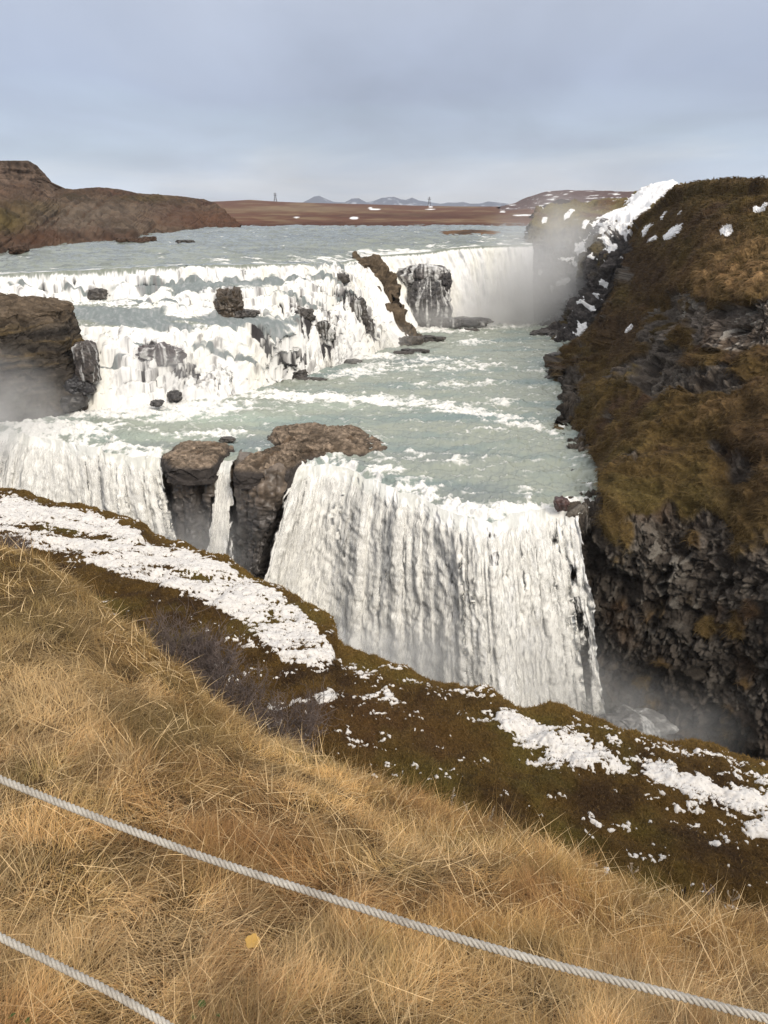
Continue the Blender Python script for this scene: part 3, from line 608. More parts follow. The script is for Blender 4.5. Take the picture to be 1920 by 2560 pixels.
# snow patches lying on the turf of the right cliff
patch = [((1398, 497, 17, 8, 1, -48), 'snow patch on the right cliff turf, nearest its left skyline edge'),
 ((1434, 465, 13, 4, 1, -52), 'thin slanting snow streak high on the right cliff near the skyline'),
 ((1454, 501, 26, 9, 1, -38), 'longest slanting snow patch on the right cliff turf'),
 ((1570, 498, 15, 12, 1, -30), 'kite shaped snow patch alone on the golden turf of the right cliff'),
 ((1410, 516, 15, 4, 1, -32), 'narrow snow sliver just below the left snow patch on the right cliff'),
 ((1642, 440, 15, 20, 1, 10), 'large snow patch at the right edge of the picture on the hilltop'),
 ((1560, 400, 50, 7, 1, -2), 'flat snow strip lying along the top of the right hill'),
 ((1467, 460, 8, 4, 1, -35), 'tiny snow spot above the longest snow patch on the right cliff'),
 ((1360, 708, 16, 3.5, 1, -50), 'thin snow streak low on the dark slope of the right cliff'),
 ((1346, 688, 6, 7, 1, 0), 'small snow fleck low on the right cliff beside a thin streak')]
SNOWY = 0*RG[..., 0]
xs_, ys_ = proj(RGd); snn = fbm(RG*1.1, 3, 30)*.45
for b, lb in patch:
    m_ = blob(xs_, ys_, [b])-.30+N2(RG*1.4, 4, 30, .6)*.30
    m_ = np.where((np.arange(len(RG))[:, None] < 612) & (np.abs(xs_-b[0]) < b[2]*2+b[3]*2) & (np.abs(ys_-b[1]) < b[2]*2+b[3]*2), m_, -1)
    ok = m_ > -.02; fl = np.zeros_like(ok); k0 = np.argmax(np.where(ok, blob(xs_, ys_, [b]), -1)); fl.flat[k0] = True
    rr0, cc0 = np.where(ok); sl_ = (slice(max(rr0.min()-2, 0), rr0.max()+3), slice(max(cc0.min()-2, 0), cc0.max()+3)); f_, o_ = fl[sl_], ok[sl_]
    for _ in range(600):
        g_ = f_.copy(); g_[1:] |= f_[:-1]; g_[:-1] |= f_[1:]; g_[:, 1:] |= f_[:, :-1]; g_[:, :-1] |= f_[:, 1:]; g_ &= o_
        if (g_ == f_).all(): break
        f_ = g_
    fl[sl_] = f_; m_ = np.where(fl, m_, -1)
    SNOWY = np.maximum(SNOWY, m_ > -.05)
    rr, cc_ = np.where(m_ > -.1)
    if len(rr) < 4: continue
    r0, r1, c0, c1 = rr.min(), rr.max()+2, cc_.min(), cc_.max()+2
    snow_on(RGd[r0:r1, c0:c1], n[r0:r1, c0:c1], np.maximum(m_[r0:r1, c0:c1], -.3), .16, 'snow_patch', lb, 'snow patch', 'snow patches on the right cliff', thr=.02)

# rocky bluff behind it, with snow in its ledges
MB = [
 [(1175, 705, 145), (1230, 690, 145), (1245, 655, 146), (1270, 625, 147), (1282, 570, 148), (1305, 523, 150), (1330, 472, 153)],
 [(1158, 712, 118), (1214, 692, 118.5), (1223, 656, 119), (1250, 626, 120), (1262, 570, 121), (1285, 521, 123), (1303, 474, 126)],
 [(1152, 722, 114), (1222, 706, 112), (1245, 672, 113), (1268, 630, 114.5), (1285, 580, 116), (1308, 525, 118.5), (1335, 482, 122)],
 [(1195, 745, 106.5), (1245, 732, 106), (1275, 690, 107), (1300, 640, 108.8), (1320, 585, 110.6), (1340, 535, 113.5), (1370, 482, 118)],
 [(1240, 775, 103), (1300, 760, 104), (1330, 700, 106), (1360, 640, 108), (1380, 585, 110), (1400, 535, 112), (1420, 470, 116)],
]
MB3 = np.array([[PY(*p) for p in c] for c in MB]).transpose(1, 0, 2)
MB3[0, :, 2] = ZP-1
MG = loft(MB3, [60, 40, 40, 40, 40, 40], [16, 46, 60, 50]); x, y = proj(MG)
n, d, ac, bc, a3 = rocky(MG, big=(2.4, .25), small=(.7, .8), seed=33, vert=.7)
MGd = MG+n*(d+fbm(MG*.12, 3, 36)*1.5)[..., None]*np.ones(3)
mc = lerp(np.array([.07, .062, .058])*(.6+.8*bc)[..., None], np.array([.10, .075, .03]), ss(.0, .4, fbm(MG*.25, 4, 37)-.15*(y > 600)))
tag(grid_obj('cliff', MGd, M_rock, {'Col': mc}), 'dark rocky bluff dusted with snow between the near cliff and the mist', 'cliff', kind='structure')
sm = blob(x, y, [(1345, 490, 60, 12, .9), (1303, 500, 22, 12, .8), (1326, 535, 9, 14, 1), (1310, 520, 8, 12, .7), (1288, 560, 9, 5, .8), (1306, 570, 8, 8, .7), (1303, 612, 10, 8, .9), (1262, 655, 14, 14, .8, -40), (1280, 668, 9, 9, .7), (1242, 672, 16, 7, .7, -45), (1258, 712, 12, 16, .9), (1270, 548, 8, 6, .6), (1308, 540, 8, 6, .6), (1330, 510, 14, 8, .6), (1295, 640, 9, 5, .5)])
snow_on(MGd, n, sm-.5+N2(MG*.8, 4, 38, .6)*.55, .5, 'snow', kind='stuff')

# far wall of the gorge with the frozen slope
FB = [
 [(1160, 695, 150), (1158, 640, 152), (1156, 560, 156), (1160, 500, 158), (1190, 470, 165), (1215, 452, 175)],
 [(1141, 700, 128), (1139, 640, 129.5), (1138, 560, 132), (1141, 505, 134), (1152, 472, 138), (1178, 449, 158)],
 [(1162, 702, 124.5), (1172, 640, 126.5), (1180, 560, 130), (1188, 505, 134), (1200, 468, 142), (1222, 443, 166)],
 [(1190, 702, 123), (1205, 640, 124.5), (1222, 560, 128), (1238, 505, 133), (1256, 468, 146), (1282, 438, 180)],
 [(1215, 700, 123), (1240, 640, 123.8), (1268, 560, 127), (1290, 510, 132), (1325, 462, 146), (1362, 431, 180)],
 [(1260, 700, 123), (1300, 640, 123.5), (1330, 560, 126), (1352, 505, 129), (1382, 440, 146), (1407, 400, 168)],
 [(1320, 700, 123), (1350, 640, 123.5), (1380, 560, 125), (1410, 500, 127), (1440, 440, 136), (1470, 398, 152)],
 [(1400, 700, 123), (1420, 640, 123), (1450, 560, 124), (1480, 500, 125), (1520, 450, 130), (1560, 404, 140)],
]
FB3 = np.array([[PY(*p) for p in c] for c in FB]).transpose(1, 0, 2); FB3[0, :, 2] = ZP-1
back_ = FB3[-1]+np.array([20, 60, -1.]); FB3 = np.concatenate([FB3, back_[None]], 0)
FG = loft(FB3, [50, 60, 50, 40, 40, 16], [14, 34, 34, 36, 40, 34, 36]); x, y = proj(FG)
n, d, ac, bc, a3 = rocky(FG, big=(2.6, .2), small=(.8, .6), seed=50, vert=.5)
tt = np.linspace(0, 1, FG.shape[0])[:, None]
FGd = FG+n*(d*(1-.6*ss(.6, .75, tt))+fbm(FG*.08, 3, 51)*2*(1-ss(.9, 1, tt)))[..., None]
turf = ss(500, 470, y+fbm(FG*.15, 3, 52)*30)
fc = lerp(np.array([.085, .078, .068])*(.65+.7*bc)[..., None], lerp(np.array([.17, .135, .055])+0*FG, np.array([.11, .06, .03]), ss(0, .4, fbm(FG*.1, 4, 53))), np.clip(turf+blob(x, y, [(1190, 510, 60, 18, .5)]), 0, 1))
tag(grid_obj('cliff', FGd, M_rock, {'Col': fc}), 'mossy far canyon wall veiled by spray beyond the upper fall', 'cliff', kind='structure')
fm = blob(x, y, [(1390, 440, 75, 26, 1.25, -42), (1440, 412, 60, 22, 1.2, -25), (1310, 478, 50, 16, 1.05, -35), (1270, 520, 45, 14, .8, -50), (1230, 462, 14, 6, .7, -30), (1262, 485, 14, 6, .7, -40), (1236, 560, 26, 7, .7, -10), (1160, 590, 22, 10, .65, -20), (1250, 568, 40, 7, .6), (1215, 610, 40, 8, .5, -30), (1250, 640, 30, 18, .7, -50), (1205, 680, 40, 12, .8, -10), (1144, 640, 10, 6, .4), (1178, 470, 6, 4, .6)])
snow_on(FGd, n, fm-.44+N2(FG*.5, 4, 54, .6)*(.45-.28*ss(.7, 1.1, fm)), .3, 'snow', kind='stuff')

# left shore hill with its rock cap
HX = np.array([-700, -400, -150, 0, 70, 95, 122, 200, 290, 330, 410, 440, 480, 520])
sh_y = np.interp(HX, [-700, -400, -150, 0, 100, 210, 290, 330, 410, 440, 520], [640, 595, 562, 545, 533, 527, 517, 508, 499.5, 494, 492.5])
sky_y = np.interp(HX, [-700, -400, 0, 62, 80, 98, 122, 160, 220, 260, 300, 340, 400, 470, 520], [335, 338, 347, 347, 358, 378, 408, 409, 405, 409, 418, 421, 425, 436, 441])
dns = np.linspace(0, len(HX)-1, 520); xs = np.interp(dns, range(len(HX)), HX)
sh = np.interp(xs, HX, sh_y)+2.0*fbm(np.stack([xs*.03, 0*xs, 0*xs], -1), 4, 90); sk = np.interp(xs, [-700, -400, 0, 62, 80, 98, 122, 160, 220, 260, 300, 340, 400, 440, 465, 490, 520], [335, 338, 347, 347, 358, 378, 408, 409, 405, 409, 418, 421, 425, 431, 438, 462, 490])
s0 = PZ(xs, sh, ZU-.15); Ysh = s0[:, 1]
Ysk = Ysh+np.interp(xs, [-700, 0, 120, 300, 440, 480, 520], [60, 62, 75, 85, 90, 50, 6])
capv = 1-ss(85, 125, xs)
rws = []
for t, yo in ((0, 0), (.25, 0), (.5, 0), (.72, 0), (.86, 0), (.93, 0), (1, 0)):
    yy = sh+(sk-sh)*t
    Yt = Ysh+(Ysk-Ysh)*(t**1.25)
    if t in (.86, .93): Yt = Yt*(1-capv)+(Ysk-2.5*(1-t)/.14)*capv
    if t == .72: Yt = Yt*(1-capv)+(Ysk-9)*capv
    rws.append(PY(xs, yy, Yt))
rws[0][:, 2] = ZU-.6
rws.append(rws[-1]+np.array([0, 2.5, -2.5])); rws.append(rws[-1]+np.array([0, 90, -14.]))
HG = pchip(np.array(rws), spans([30, 30, 30, 30, 16, 16, 6, 8])); x, y = proj(HG)
n, d, ac, bc, a3 = rocky(HG, big=(2.0, .2), small=(.7, .6), seed=91, vert=.9)
rel = (y-np.interp(x, xs, sk))/np.maximum(np.interp(x, xs, sh)-np.interp(x, xs, sk), 3)
cap = (1-ss(95, 140, x))*(1-ss(.22, .34, rel))
gul = fbm(np.stack([(x+y*1.3)*.045, HG[..., 2]*.05, 0*x], -1), 5, 93, .6, ridge=True)      # gullies in the talus
strata = fbm(np.stack([x*.01, HG[..., 2]*1.1, 0*x], -1), 3, 94)
HGd = HG+n*(d*cap*.35+strata*cap*.9+(1-cap)*(gul*.9+fbm(HG*.12, 4, 95)*1.2+N2(HG*.35, 4, 98)*.5))[..., None]*(ss(0, .05, np.linspace(0, 1, HG.shape[0]))*(1-.85*ss(.78, .92, np.linspace(0, 1, HG.shape[0]))))[:, None, None]
hc = lerp(np.array([.115, .075, .050])+0*HG, np.array([.085, .045, .030]), ss(-.2, .4, fbm(HG*.05, 4, 96)))
hc = lerp(hc, np.array([.15, .115, .085]), ss(.05, .55, gul)*blob(x, y, [(200, 475, 190, 38), (60, 480, 70, 25, .5)]))
hc = lerp(hc, np.array([.105, .078, .030]), blob(x, y, [(10, 480, 60, 28, .9), (60, 455, 70, 16, .5), (310, 432, 60, 8, .6)]))
hc = hc*(.58+.42*ss(-.5, .6, N2(HG*.3, 5, 99, .65)))[..., None]
hc = lerp(hc, np.array([.045, .035, .022]), blob(x, y, [(170, 430, 60, 12, .8), (290, 435, 60, 10, .8, 8), (390, 440, 30, 8, .6), (260, 510, 50, 8, .4)])*ss(-.3, .2, fbm(HG*.15, 3, 97)))
hc = lerp(hc, np.array([.10, .050, .030]), blob(x, y, [(500, 475, 200, 16, .7), (390, 488, 60, 10, .6), (80, 520, 70, 12, .5), (560, 490, 200, 6, .6)]))
hc = lerp(hc, np.array([.115, .080, .058])*(.6+.8*bc)[..., None], cap)
tag(grid_obj('hill', HGd, M_land, {'Col': hc}, flip=False), kind='structure')
# plain beyond the river
xs = np.linspace(330, 1500, 420)
rw_ = [(492.3, 224, -1), (487, 240, 0), (481, 262, 0), (472, 330, 0), (462, 450, 0), (452, 700, 0), (444, 1200, 0)]
top = np.interp(xs, [330, 480, 540, 620, 700, 790, 900, 1000, 1100, 1140, 1180, 1280, 1380, 1500], [438, 435, 432, 437, 439, 441, 444, 446, 446, 441, 446, 450, 452, 452])
rws = [PY(xs, 492.0+0*xs, 226+0*xs)+np.array([0, 0, -.8])]
for yy, Yv, _ in rw_[1:]:
    k = np.clip((492-yy)/(492-444), 0, 1); rws.append(PY(xs, 492+(top-492)*k+0*xs, np.full(len(xs), float(Yv))))
rws.append(PX(xs, np.full(len(xs), 9000.), np.full(len(xs), -30.)))
LG = pchip(np.array(rws), spans([14, 20, 24, 24, 24, 24, 6])); x, y = proj(LG)
LG[..., 2] += fbm(LG*.02, 4, 100)*1.2*ss(0, .1, np.linspace(0, 1, len(LG)))[:, None]*(LG[..., 1] < 1100)
lc = lerp(np.array([.120, .055, .032])+0*LG, np.array([.19, .125, .07]), ss(-.1, .35, fbm(np.stack([x*.012, y*.22, 0*x], -1), 4, 101)))
lc = lerp(lc, np.array([.07, .028, .018]), blob(x, y, [(700, 486, 500, 5, .9), (900, 466, 260, 6, .7)]))
lc = lerp(lc, np.array([.20, .145, .085]), blob(x, y, [(650, 452, 160, 6, .7)]))
lc = lerp(lc, np.array([.8, .8, .8]), ss(.55, .7, blob(x, y, [(810, 452, 16, 2.2), (1130, 465, 30, 3.2), (1085, 458, 8, 1.5), (1150, 482, 12, 3), (765, 471, 12, 2.5), (640, 470, 8, 1.5), (1180, 456, 18, 2), (930, 452, 14, 1.2), (800, 449, 6, 1.5), (930, 447, 6, 2)])+.25*fbm(np.stack([x*.1, y*.6, 0*x], -1), 2, 102)))
tag(grid_obj('plain', LG, M_land, {'Col': lc}, flip=False), kind='structure')
# snow-flecked hill on the right horizon
xs = np.linspace(1080, 1620, 240); tp = np.interp(xs, [1080, 1124, 1150, 1180, 1225, 1270, 1330, 1380, 1450, 1620], [447, 436, 424, 414, 410, 410, 413, 412, 408, 405])
rws = [PY(xs, 458+0*xs, 620+0*xs)] + [PY(xs, 458+(tp-458)*t, 620+190*t+0*xs) for t in (.35, .7, 1)]
rws.append(rws[-1]+np.array([0, 300, -20.]))
QG = pchip(np.array(rws), spans([14, 14, 14, 5])); QG += (fbm(QG*.03, 4, 105)*2.5)[..., None]*np.array([0, 0, 1]); x, y = proj(QG)
qc = lerp(np.array([.105, .068, .062])+0*QG, np.array([.8, .8, .8]), ss(.1, .3, fbm(np.stack([x*.035, y*.35, 0*x], -1), 4, 106)-.05))
tag(grid_obj('hill', QG, M_land, {'Col': qc}), kind='structure')
# dark wooded knoll in front of it
xs = np.linspace(1165, 1300, 120); tp = np.interp(xs, [1165, 1185, 1205, 1230, 1255, 1300], [452, 440, 431, 432, 437, 446])
rws = [PY(xs, 456+0*xs, 300+0*xs)]+[PY(xs, 456+(tp-456)*t, 300+20*t+0*xs) for t in (.5, 1)]; rws.append(rws[-1]+np.array([0, 40, -6.]))
KG = pchip(np.array(rws), spans([12, 12, 5])); KG[..., 2] += fbm(KG*.2, 4, 108)*.8
tag(grid_obj('hill', KG, M_land, {'Col': np.array([.05, .035, .03])+0*KG}), kind='structure')
# mountains far away, the blue of hazy air partly put into their colour
xs = np.linspace(560, 1160, 500)
prof = np.interp(xs, [560, 640, 660, 680, 690, 705, 720, 745, 760, 775, 792, 808, 825, 850, 862, 876, 890, 905, 925, 950, 975, 1000, 1015, 1035, 1055, 1075, 1100, 1160], [448, 446, 434, 424, 423, 430, 436, 437, 429, 428, 437, 434, 427, 425, 429, 432, 427, 433, 436, 440, 437, 436, 440, 440, 435, 437, 441, 447])
prof = prof+1.1*fbm(np.stack([xs*.08, 0*xs, 0*xs], -1), 3, 110)
rws = [PY(xs, 452+0*xs, 6800+0*xs), PY(xs, 452+(prof-452)*.5, 7000+0*xs), PY(xs, prof, 7200+0*xs)]; rws.append(rws[-1]+np.array([0, 500, -60.]))
BGm = pchip(np.array(rws), spans([12, 14, 4])); BGm += (fbm(BGm*.006, 4, 111)*18)[..., None]*np.array([0, 1, 0])
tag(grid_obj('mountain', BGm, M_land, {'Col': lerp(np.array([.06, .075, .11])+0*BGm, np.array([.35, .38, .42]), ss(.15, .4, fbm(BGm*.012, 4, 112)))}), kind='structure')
# brown islet in the upper river
u_ = np.linspace(0, 1, 90)[None]; v_ = np.linspace(0, 1, 24)[:, None]
fr = PZ(935+u_*160, 509+0*u_, ZU)[0]; bk = PZ(935+u_*160, 499.5+0*u_, ZU)[0]
IG = fr[None]*(1-v_[..., None])+bk[None]*v_[..., None]; prof_ = np.sin(np.pi*u_)**.6*np.sin(np.pi*v_)**.7
IG[..., 2] += prof_*1.1-.45+fbm(IG*.3, 4, 113)*.35
tag(grid_obj('islet', IG, M_land, {'Col': lerp(np.array([.15, .085, .045])+0*IG, np.array([.07, .045, .03]), ss(-.2, .3, fbm(IG*.2, 3, 114)))}), kind='structure')

# ---------------------------------------------------------------- ROCKS STANDING IN THE WATER
def ico(sub):
    bpy_me = bpy.data.meshes.new('tmp'); import bmesh
    bm = bmesh.new(); bmesh.ops.create_icosphere(bm, subdivisions=sub, radius=1); bm.to_mesh(bpy_me); bm.free()
    V = np.zeros(len(bpy_me.vertices)*3, np.float32); bpy_me.vertices.foreach_get('co', V)
    F = np.zeros(len(bpy_me.polygons)*3, np.int32); bpy_me.polygons.foreach_get('vertices', F)
    bpy.data.meshes.remove(bpy_me); return V.reshape(-1, 3), F.reshape(-1, 3)
ICO5, ICO4 = ico(6), ico(4)
def boulder(loc, dims, label, seed=0, rot=0, col=(.06, .052, .045), mat=None, group=None, hi=False, cat='boulder', rough=1.1, veil=0., boxy=.45):
    V, F = ICO5 if (hi or max(dims) > 2.8) else ICO4; V = V.copy().astype(float); s = np.array(dims)/2
    box = np.maximum(np.abs(V).max(1), 1e-6)[:, None]; V = V*(1-boxy)+V/box*boxy*.85
    W = V*s; m_ = s.mean()
    a1, a2, ac, _ = voro(W/m_*1.3+seed*3.1, seed+1); b1, b2, bc, _ = voro(W/m_*3.4+seed, seed+2)
    k = 1+rough*((ac-.5)*.34*ss(0, .2, a2-a1)+(bc-.5)*.14*ss(0, .2, b2-b1)+fbm(W/m_*1.2+seed, 4, seed)*.45+fbm(W/m_*5+seed, 3, seed)*.12)
    W = W*k[:, None]; c, s_ = math.cos(rot), math.sin(rot)
    W = np.stack([W[:, 0]*c-W[:, 1]*s_, W[:, 0]*s_+W[:, 1]*c, W[:, 2]], -1)
    cc = np.array(col)*(.65+.7*bc)[:, None]
    if veil:
        an = np.arctan2(W[:, 1], W[:, 0])*m_; sv = N2(np.stack([an*1.6, W[:, 2]*.18, 0*an], -1), 4, seed+5, .6)
        sv = ss(-.1, .5, sv+veil-1.05)*.75; cc = lerp(cc, WHITE*.8, sv)
    o = mesh_obj('boulder', W, F, mat or M_wet, {'Col': cc})
    o.location = loc
    return tag(o, label, cat, group)
def on(G, x, y):
    a, b = proj(G); k = np.argmin((a-x)**2+(b-y)**2); return G.reshape(-1, 3)[k]
CASF, POOLF = CGd, PG
P0 = lambda x, y, dz=0: tuple(on(CASF, x, y)+np.array([0, 0, dz]))
Q0 = lambda x, y, dz=0: tuple(PZ(x, y, ZP+dz))
BO = 'boulders in the cascades'
boulder(P0(497, 672, .6), (2.9, 2.6, 4.0), 'upright rounded brown boulder standing in the middle of the cascades', 1, .3, (.065, .048, .032), group=BO)
boulder(P0(524, 678, .1), (3.0, 2.4, .8), 'flat dark slab at the foot of the upright boulder', 2, .2, group=BO)
boulder(P0(213, 640, .2), (2.2, 1.8, 1.3), 'low dark boulder between the first and second cascade steps at left', 3, group=BO)
boulder(P0(345, 760, -.3), (4.6, 2.5, 2.0), 'broad dark rock shelf with thin water veils, left part of the lowest cascade', 4, .4, (.075, .06, .06), veil=.95, group=BO)
boulder(P0(640, 672, -.5), (4.2, 2.4, 1.8), 'dark stepped outcrop top between two white chutes', 5, -.5, veil=.7, group=BO)
boulder(P0(690, 700, -1.0), (3.2, 2.4, 3.0), 'dark wet outcrop lower on the right side of the cascades', 6, .8, veil=.9, group=BO)
boulder(P0(770, 660, -.8), (3.0, 2.4, 3.4), 'dark wedge outcrop left of the brown ridge', 7, .4, veil=.7, group=BO)
boulder(P0(790, 695, -.8), (2.2, 2.0, 3.0), 'narrow dark outcrop at the foot of the wedge left of the brown ridge', 8, .9, veil=.8, group=BO)
boulder(P0(738, 602, 0), (2.2, 1.6, 1.2), 'small dark outcrop near the head of the brown ridge', 9, group=BO)
for i, (x, y, w_, h_, lb) in enumerate([(385, 815, 2.6, 1.3, 'dark boulder in the foam left of the largest one at the foot of the cascades'), (410, 838, 3.4, 1.5, 'largest dark boulder in the foam at the foot of the cascades'), (310, 845, 3.6, 1.2, 'wide low dark boulder in the foam nearest the left rock block'), (380, 865, 1.8, 1.0, 'small dark boulder farthest down in the foam below the cascades'),
   (455, 855, 1.8, .9, 'dark boulder in the foam right of the largest one'), (432, 818, 1.5, .8, 'small dark boulder just above the largest one in the foam'), (290, 868, 1.6, .6, 'low wet boulder just below the wide one in the foam'), (345, 880, 1.5, .5, 'low wet boulder at the lower rim of the foam')]):
    boulder(tuple(on(np.concatenate([CASF.reshape(-1, 3), POOLF.reshape(-1, 3)])[None], x, y)+np.array([0, -.5, .55])), (w_, w_*.75, h_), lb, 20+i, i*.7, (.05, .046, .045), group='boulders in the foam below the cascades', rough=1.3, veil=.35, boxy=.2)
boulder(Q0(620, 812, .1), (4.5, 2.4, 1.5), 'dark pointed rock spit where the lowest cascade meets the pool', 31, .1, group=BO)
boulder(Q0(665, 820, .05), (4.0, 1.2, .5), 'long low dark rock trailing off the spit into the pool', 32, -.1, group=BO)
boulder(Q0(762, 782, .1), (2.6, 1.6, .7), 'low dark rock at the foot of the right cascade', 33, group=BO)
SR = 'low rocks in the pool below the brown ridge'
boulder(Q0(925, 733, .2), (5.0, 2.4, 1.1), 'long dark skerry at the tip of the brown ridge', 34, -.1, (.05, .043, .036), group=SR)
boulder(Q0(885, 740, .3), (3.4, 2.4, 1.8), 'dark lump joining the brown ridge to its skerry', 35, .4, (.06, .045, .032), group=SR)
boulder(Q0(898, 760, .1), (4.0, 1.6, .9), 'separate dark skerry in the pool in front of the brown ridge', 36, .1, (.045, .04, .036), group=SR)
boulder(Q0(870, 764, .0), (3.0, 1.4, .7), 'small skerry touching the left end of the separate one', 37, group=SR)
boulder(Q0(1018, 714, .0), (2.6, 1.2, .7), 'small dark rock in the pool below the upper fall', 38, group=SR)
boulder(Q0(1203, 768, .1), (2.6, 2, .8), 'small dark rock off the foot of the right cliff', 40, group='rocks along the right waterline')
boulder(Q0(1195, 805, .0), (1.8, 1.4, .4), 'flat wet rock beside the right waterline', 41, group='rocks along the right waterline')
boulder(Q0(1180, 722, .1), (5, 3, 1.2), 'grey shelf rock at the foot of the snowy bluff', 42, group='rocks along the right waterline')
boulder(Q0(1197, 815, .0), (2.2, 1.2, .4), 'broken wet rocks at the right waterline, next below the flat one', 43, .3, group='rocks along the right waterline')
boulder(Q0(1212, 1088, .35), (.95, .9, 1.0), 'single round dark red boulder at the lip of the broad fall', 44, 0, (.07, .04, .035), cat='boulder')
boulder(Q0(1243, 1017, .0), (.6, .4, .25), 'tiny wet rock near the right cliff above the broad fall', 45, group='rocks along the right waterline')
boulder(Q0(590, 945, 0), (1.0, .6, .3), 'tiny wet rock above the small island', 46)
boulder(tuple(PZ(402, 523, ZU)), (3.0, 2, .8), 'lone dark rock in the upper river near the left shore', 47)
for i, (x, y, w_, lb) in enumerate([(322, 519, 3.0, 'dark rock at the tip of the left shore'), (280, 522, 6.0, 'long dark rock lying along the left shore'), (40, 540, 2.5, 'dark rock at the left shore by the picture edge')]):
    boulder(tuple(PZ(x, y, ZU+.2)), (w_, 2.2, 1.3), lb, 50+i, 0, (.07, .045, .032), mat=M_rock, group='rocks on the left shore')

# dark buttress under the upper fall, with water veils
boulder(tuple(PY(925, 655, 120.5)), (6.8, 5.2, 9.4), 'dark round rock buttress standing out of the upper waterfall', 60, .3, (.05, .046, .045), hi=True, veil=.95, boxy=.02, rough=.9, group='buttress in the upper waterfall')
boulder(tuple(PY(915, 596, 122.0)), (7.6, 4.8, 3.6), 'dark rock step streaked with water on top of the buttress', 61, .1, (.06, .052, .05), hi=True, veil=1.15, boxy=.02, rough=.9, group='buttress in the upper waterfall')
boulder(tuple(PY(962, 612, 121.2)), (2.0, 2.4, 3.2), 'small dark knob at the right shoulder of the buttress', 62, .1, (.04, .035, .035), group='buttress in the upper waterfall')
boulder(tuple(PY(975, 698, 119.2)), (11.0, 3.5, 2.0), 'sloping wet rock apron at the foot of the buttress', 63, -.1, (.08, .077, .075), hi=True, veil=.6, group='buttress in the upper waterfall')

# brown ridge between the cascades and the upper fall
RP = [(762, 571, 113.5, 1.2), (785, 580, 112.5, 2.0), (800, 600, 111.5, 3.0), (812, 618, 110.5, 3.1), (808, 640, 109.8, 2.6), (828, 660, 109, 2.6), (846, 685, 108, 2.4), (864, 703, 107, 2.4), (880, 722, 106.2, 2.0), (898, 740, 105.4, 1.6)]
cl = np.array([PY(a, b, c) for a, b, c, _ in RP]); rad = np.array([p[3] for p in RP])
cl = pchip(cl, spans([16]*(len(RP)-1))); rad = pchip(rad, spans([16]*(len(RP)-1)))
th = np.linspace(0, 2*np.pi, 72, endpoint=False)
tan = np.gradient(cl, axis=0); tan /= np.linalg.norm(tan, axis=1)[:, None]
s1 = np.cross(tan, [0, 0, 1.]); s1 /= np.linalg.norm(s1, axis=1)[:, None]
RT = cl[:, None]+s1[:, None]*(np.cos(th)*1.0)[None, :, None]*rad[:, None, None]
RT[..., 2] += (np.sin(th)*1.0)[None]*rad[:, None]-0.9*rad[:, None]*.3
capf = np.minimum(ss(0, .04, np.linspace(0, 1, len(cl))), ss(1, .96, np.linspace(0, 1, len(cl))))[:, None, None]
cen = RT.mean(1, keepdims=True); RT = cen+(RT-cen)*(.05+.95*capf)
dirn = (RT-cen)/np.maximum(np.linalg.norm(RT-cen, axis=-1, keepdims=True), 1e-6)
a1, a2, ac, _ = voro(sc3(RT, .45, .45, 1.1), 70); b1, b2, bc, _ = voro(sc3(RT, 1.5, 1.5, 2.5), 71)
RT2 = RT+dirn*((ac-.5)*2.0+(bc-.5)*.6+fbm(RT*.5, 3, 72)*.9)[..., None]*capf
low_ = RT2[..., 2] < cen[..., 2]; RT2[..., 2] = np.where(low_, RT2[..., 2]-(cen[..., 2]-RT2[..., 2])*1.2, RT2[..., 2])
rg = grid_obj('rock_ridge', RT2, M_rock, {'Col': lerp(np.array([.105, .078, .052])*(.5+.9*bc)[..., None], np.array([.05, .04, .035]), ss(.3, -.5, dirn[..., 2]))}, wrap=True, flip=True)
tag(rg, 'jagged brown rock ridge separating the cascades from the upper waterfall', 'rock ridge')

# layered block at the left edge
def mesa(name, plan, prof, seed, colf, mat, label, cat, amp=1., ncol=30, nrow=14, strat=0., rough=.3):
    pl = np.array(plan, float); c = pl.mean(0); pl = np.concatenate([pl, pl[:1]], 0)
    p2 = pchip(pl, spans([ncol]*(len(pl)-1)))[:-1]
    rows = [np.concatenate([c+(p2-c)*f, np.full((len(p2), 1), z)], 1) for f, z in prof]
    G = pchip(np.array(rows), spans([nrow]*(len(prof)-1)))
    dirn = G-np.array([c[0], c[1], 0]); dirn[..., 2] = 0; dirn /= np.maximum(np.linalg.norm(dirn, axis=-1, keepdims=True), .3)
    a1, a2, ac, _ = voro(sc3(G, .4, .4, .9), seed); b1, b2, bc, _ = voro(sc3(G, 1.3, 1.3, 2.2), seed+1)
    stt = fbm(np.stack([G[..., 0]*.05, G[..., 1]*.05, G[..., 2]*1.3], -1), 4, seed+2, .6)
    rr = np.linspace(0, 1, len(G))[:, None]
    G2 = G+dirn*((ac-.5)*1.1*amp+(bc-.5)*.45*amp+fbm(G*.25, 3, seed+3)*1.2*amp+stt*strat)[..., None]*(1-ss(.75, 1, rr))[..., None]
    rk = fbm(sc3(G, 1.2, 2.6, 1.6)+N2(G*.8, 3, seed+6)[..., None]*.4, 5, seed+5, .65, ridge=True)
    G2[..., 2] += ((ac-.5)*.5+(bc-.5)*.5+fbm(G*.4, 4, seed+4)*1.2+rk*rough)*ss(.1, .5, rr)*amp
    G2[-1] = G2[-1].mean(0)
    return tag(grid_obj(name, G2, mat, {'Col': colf(G2, ac, bc, stt)}, wrap=True), label, cat)
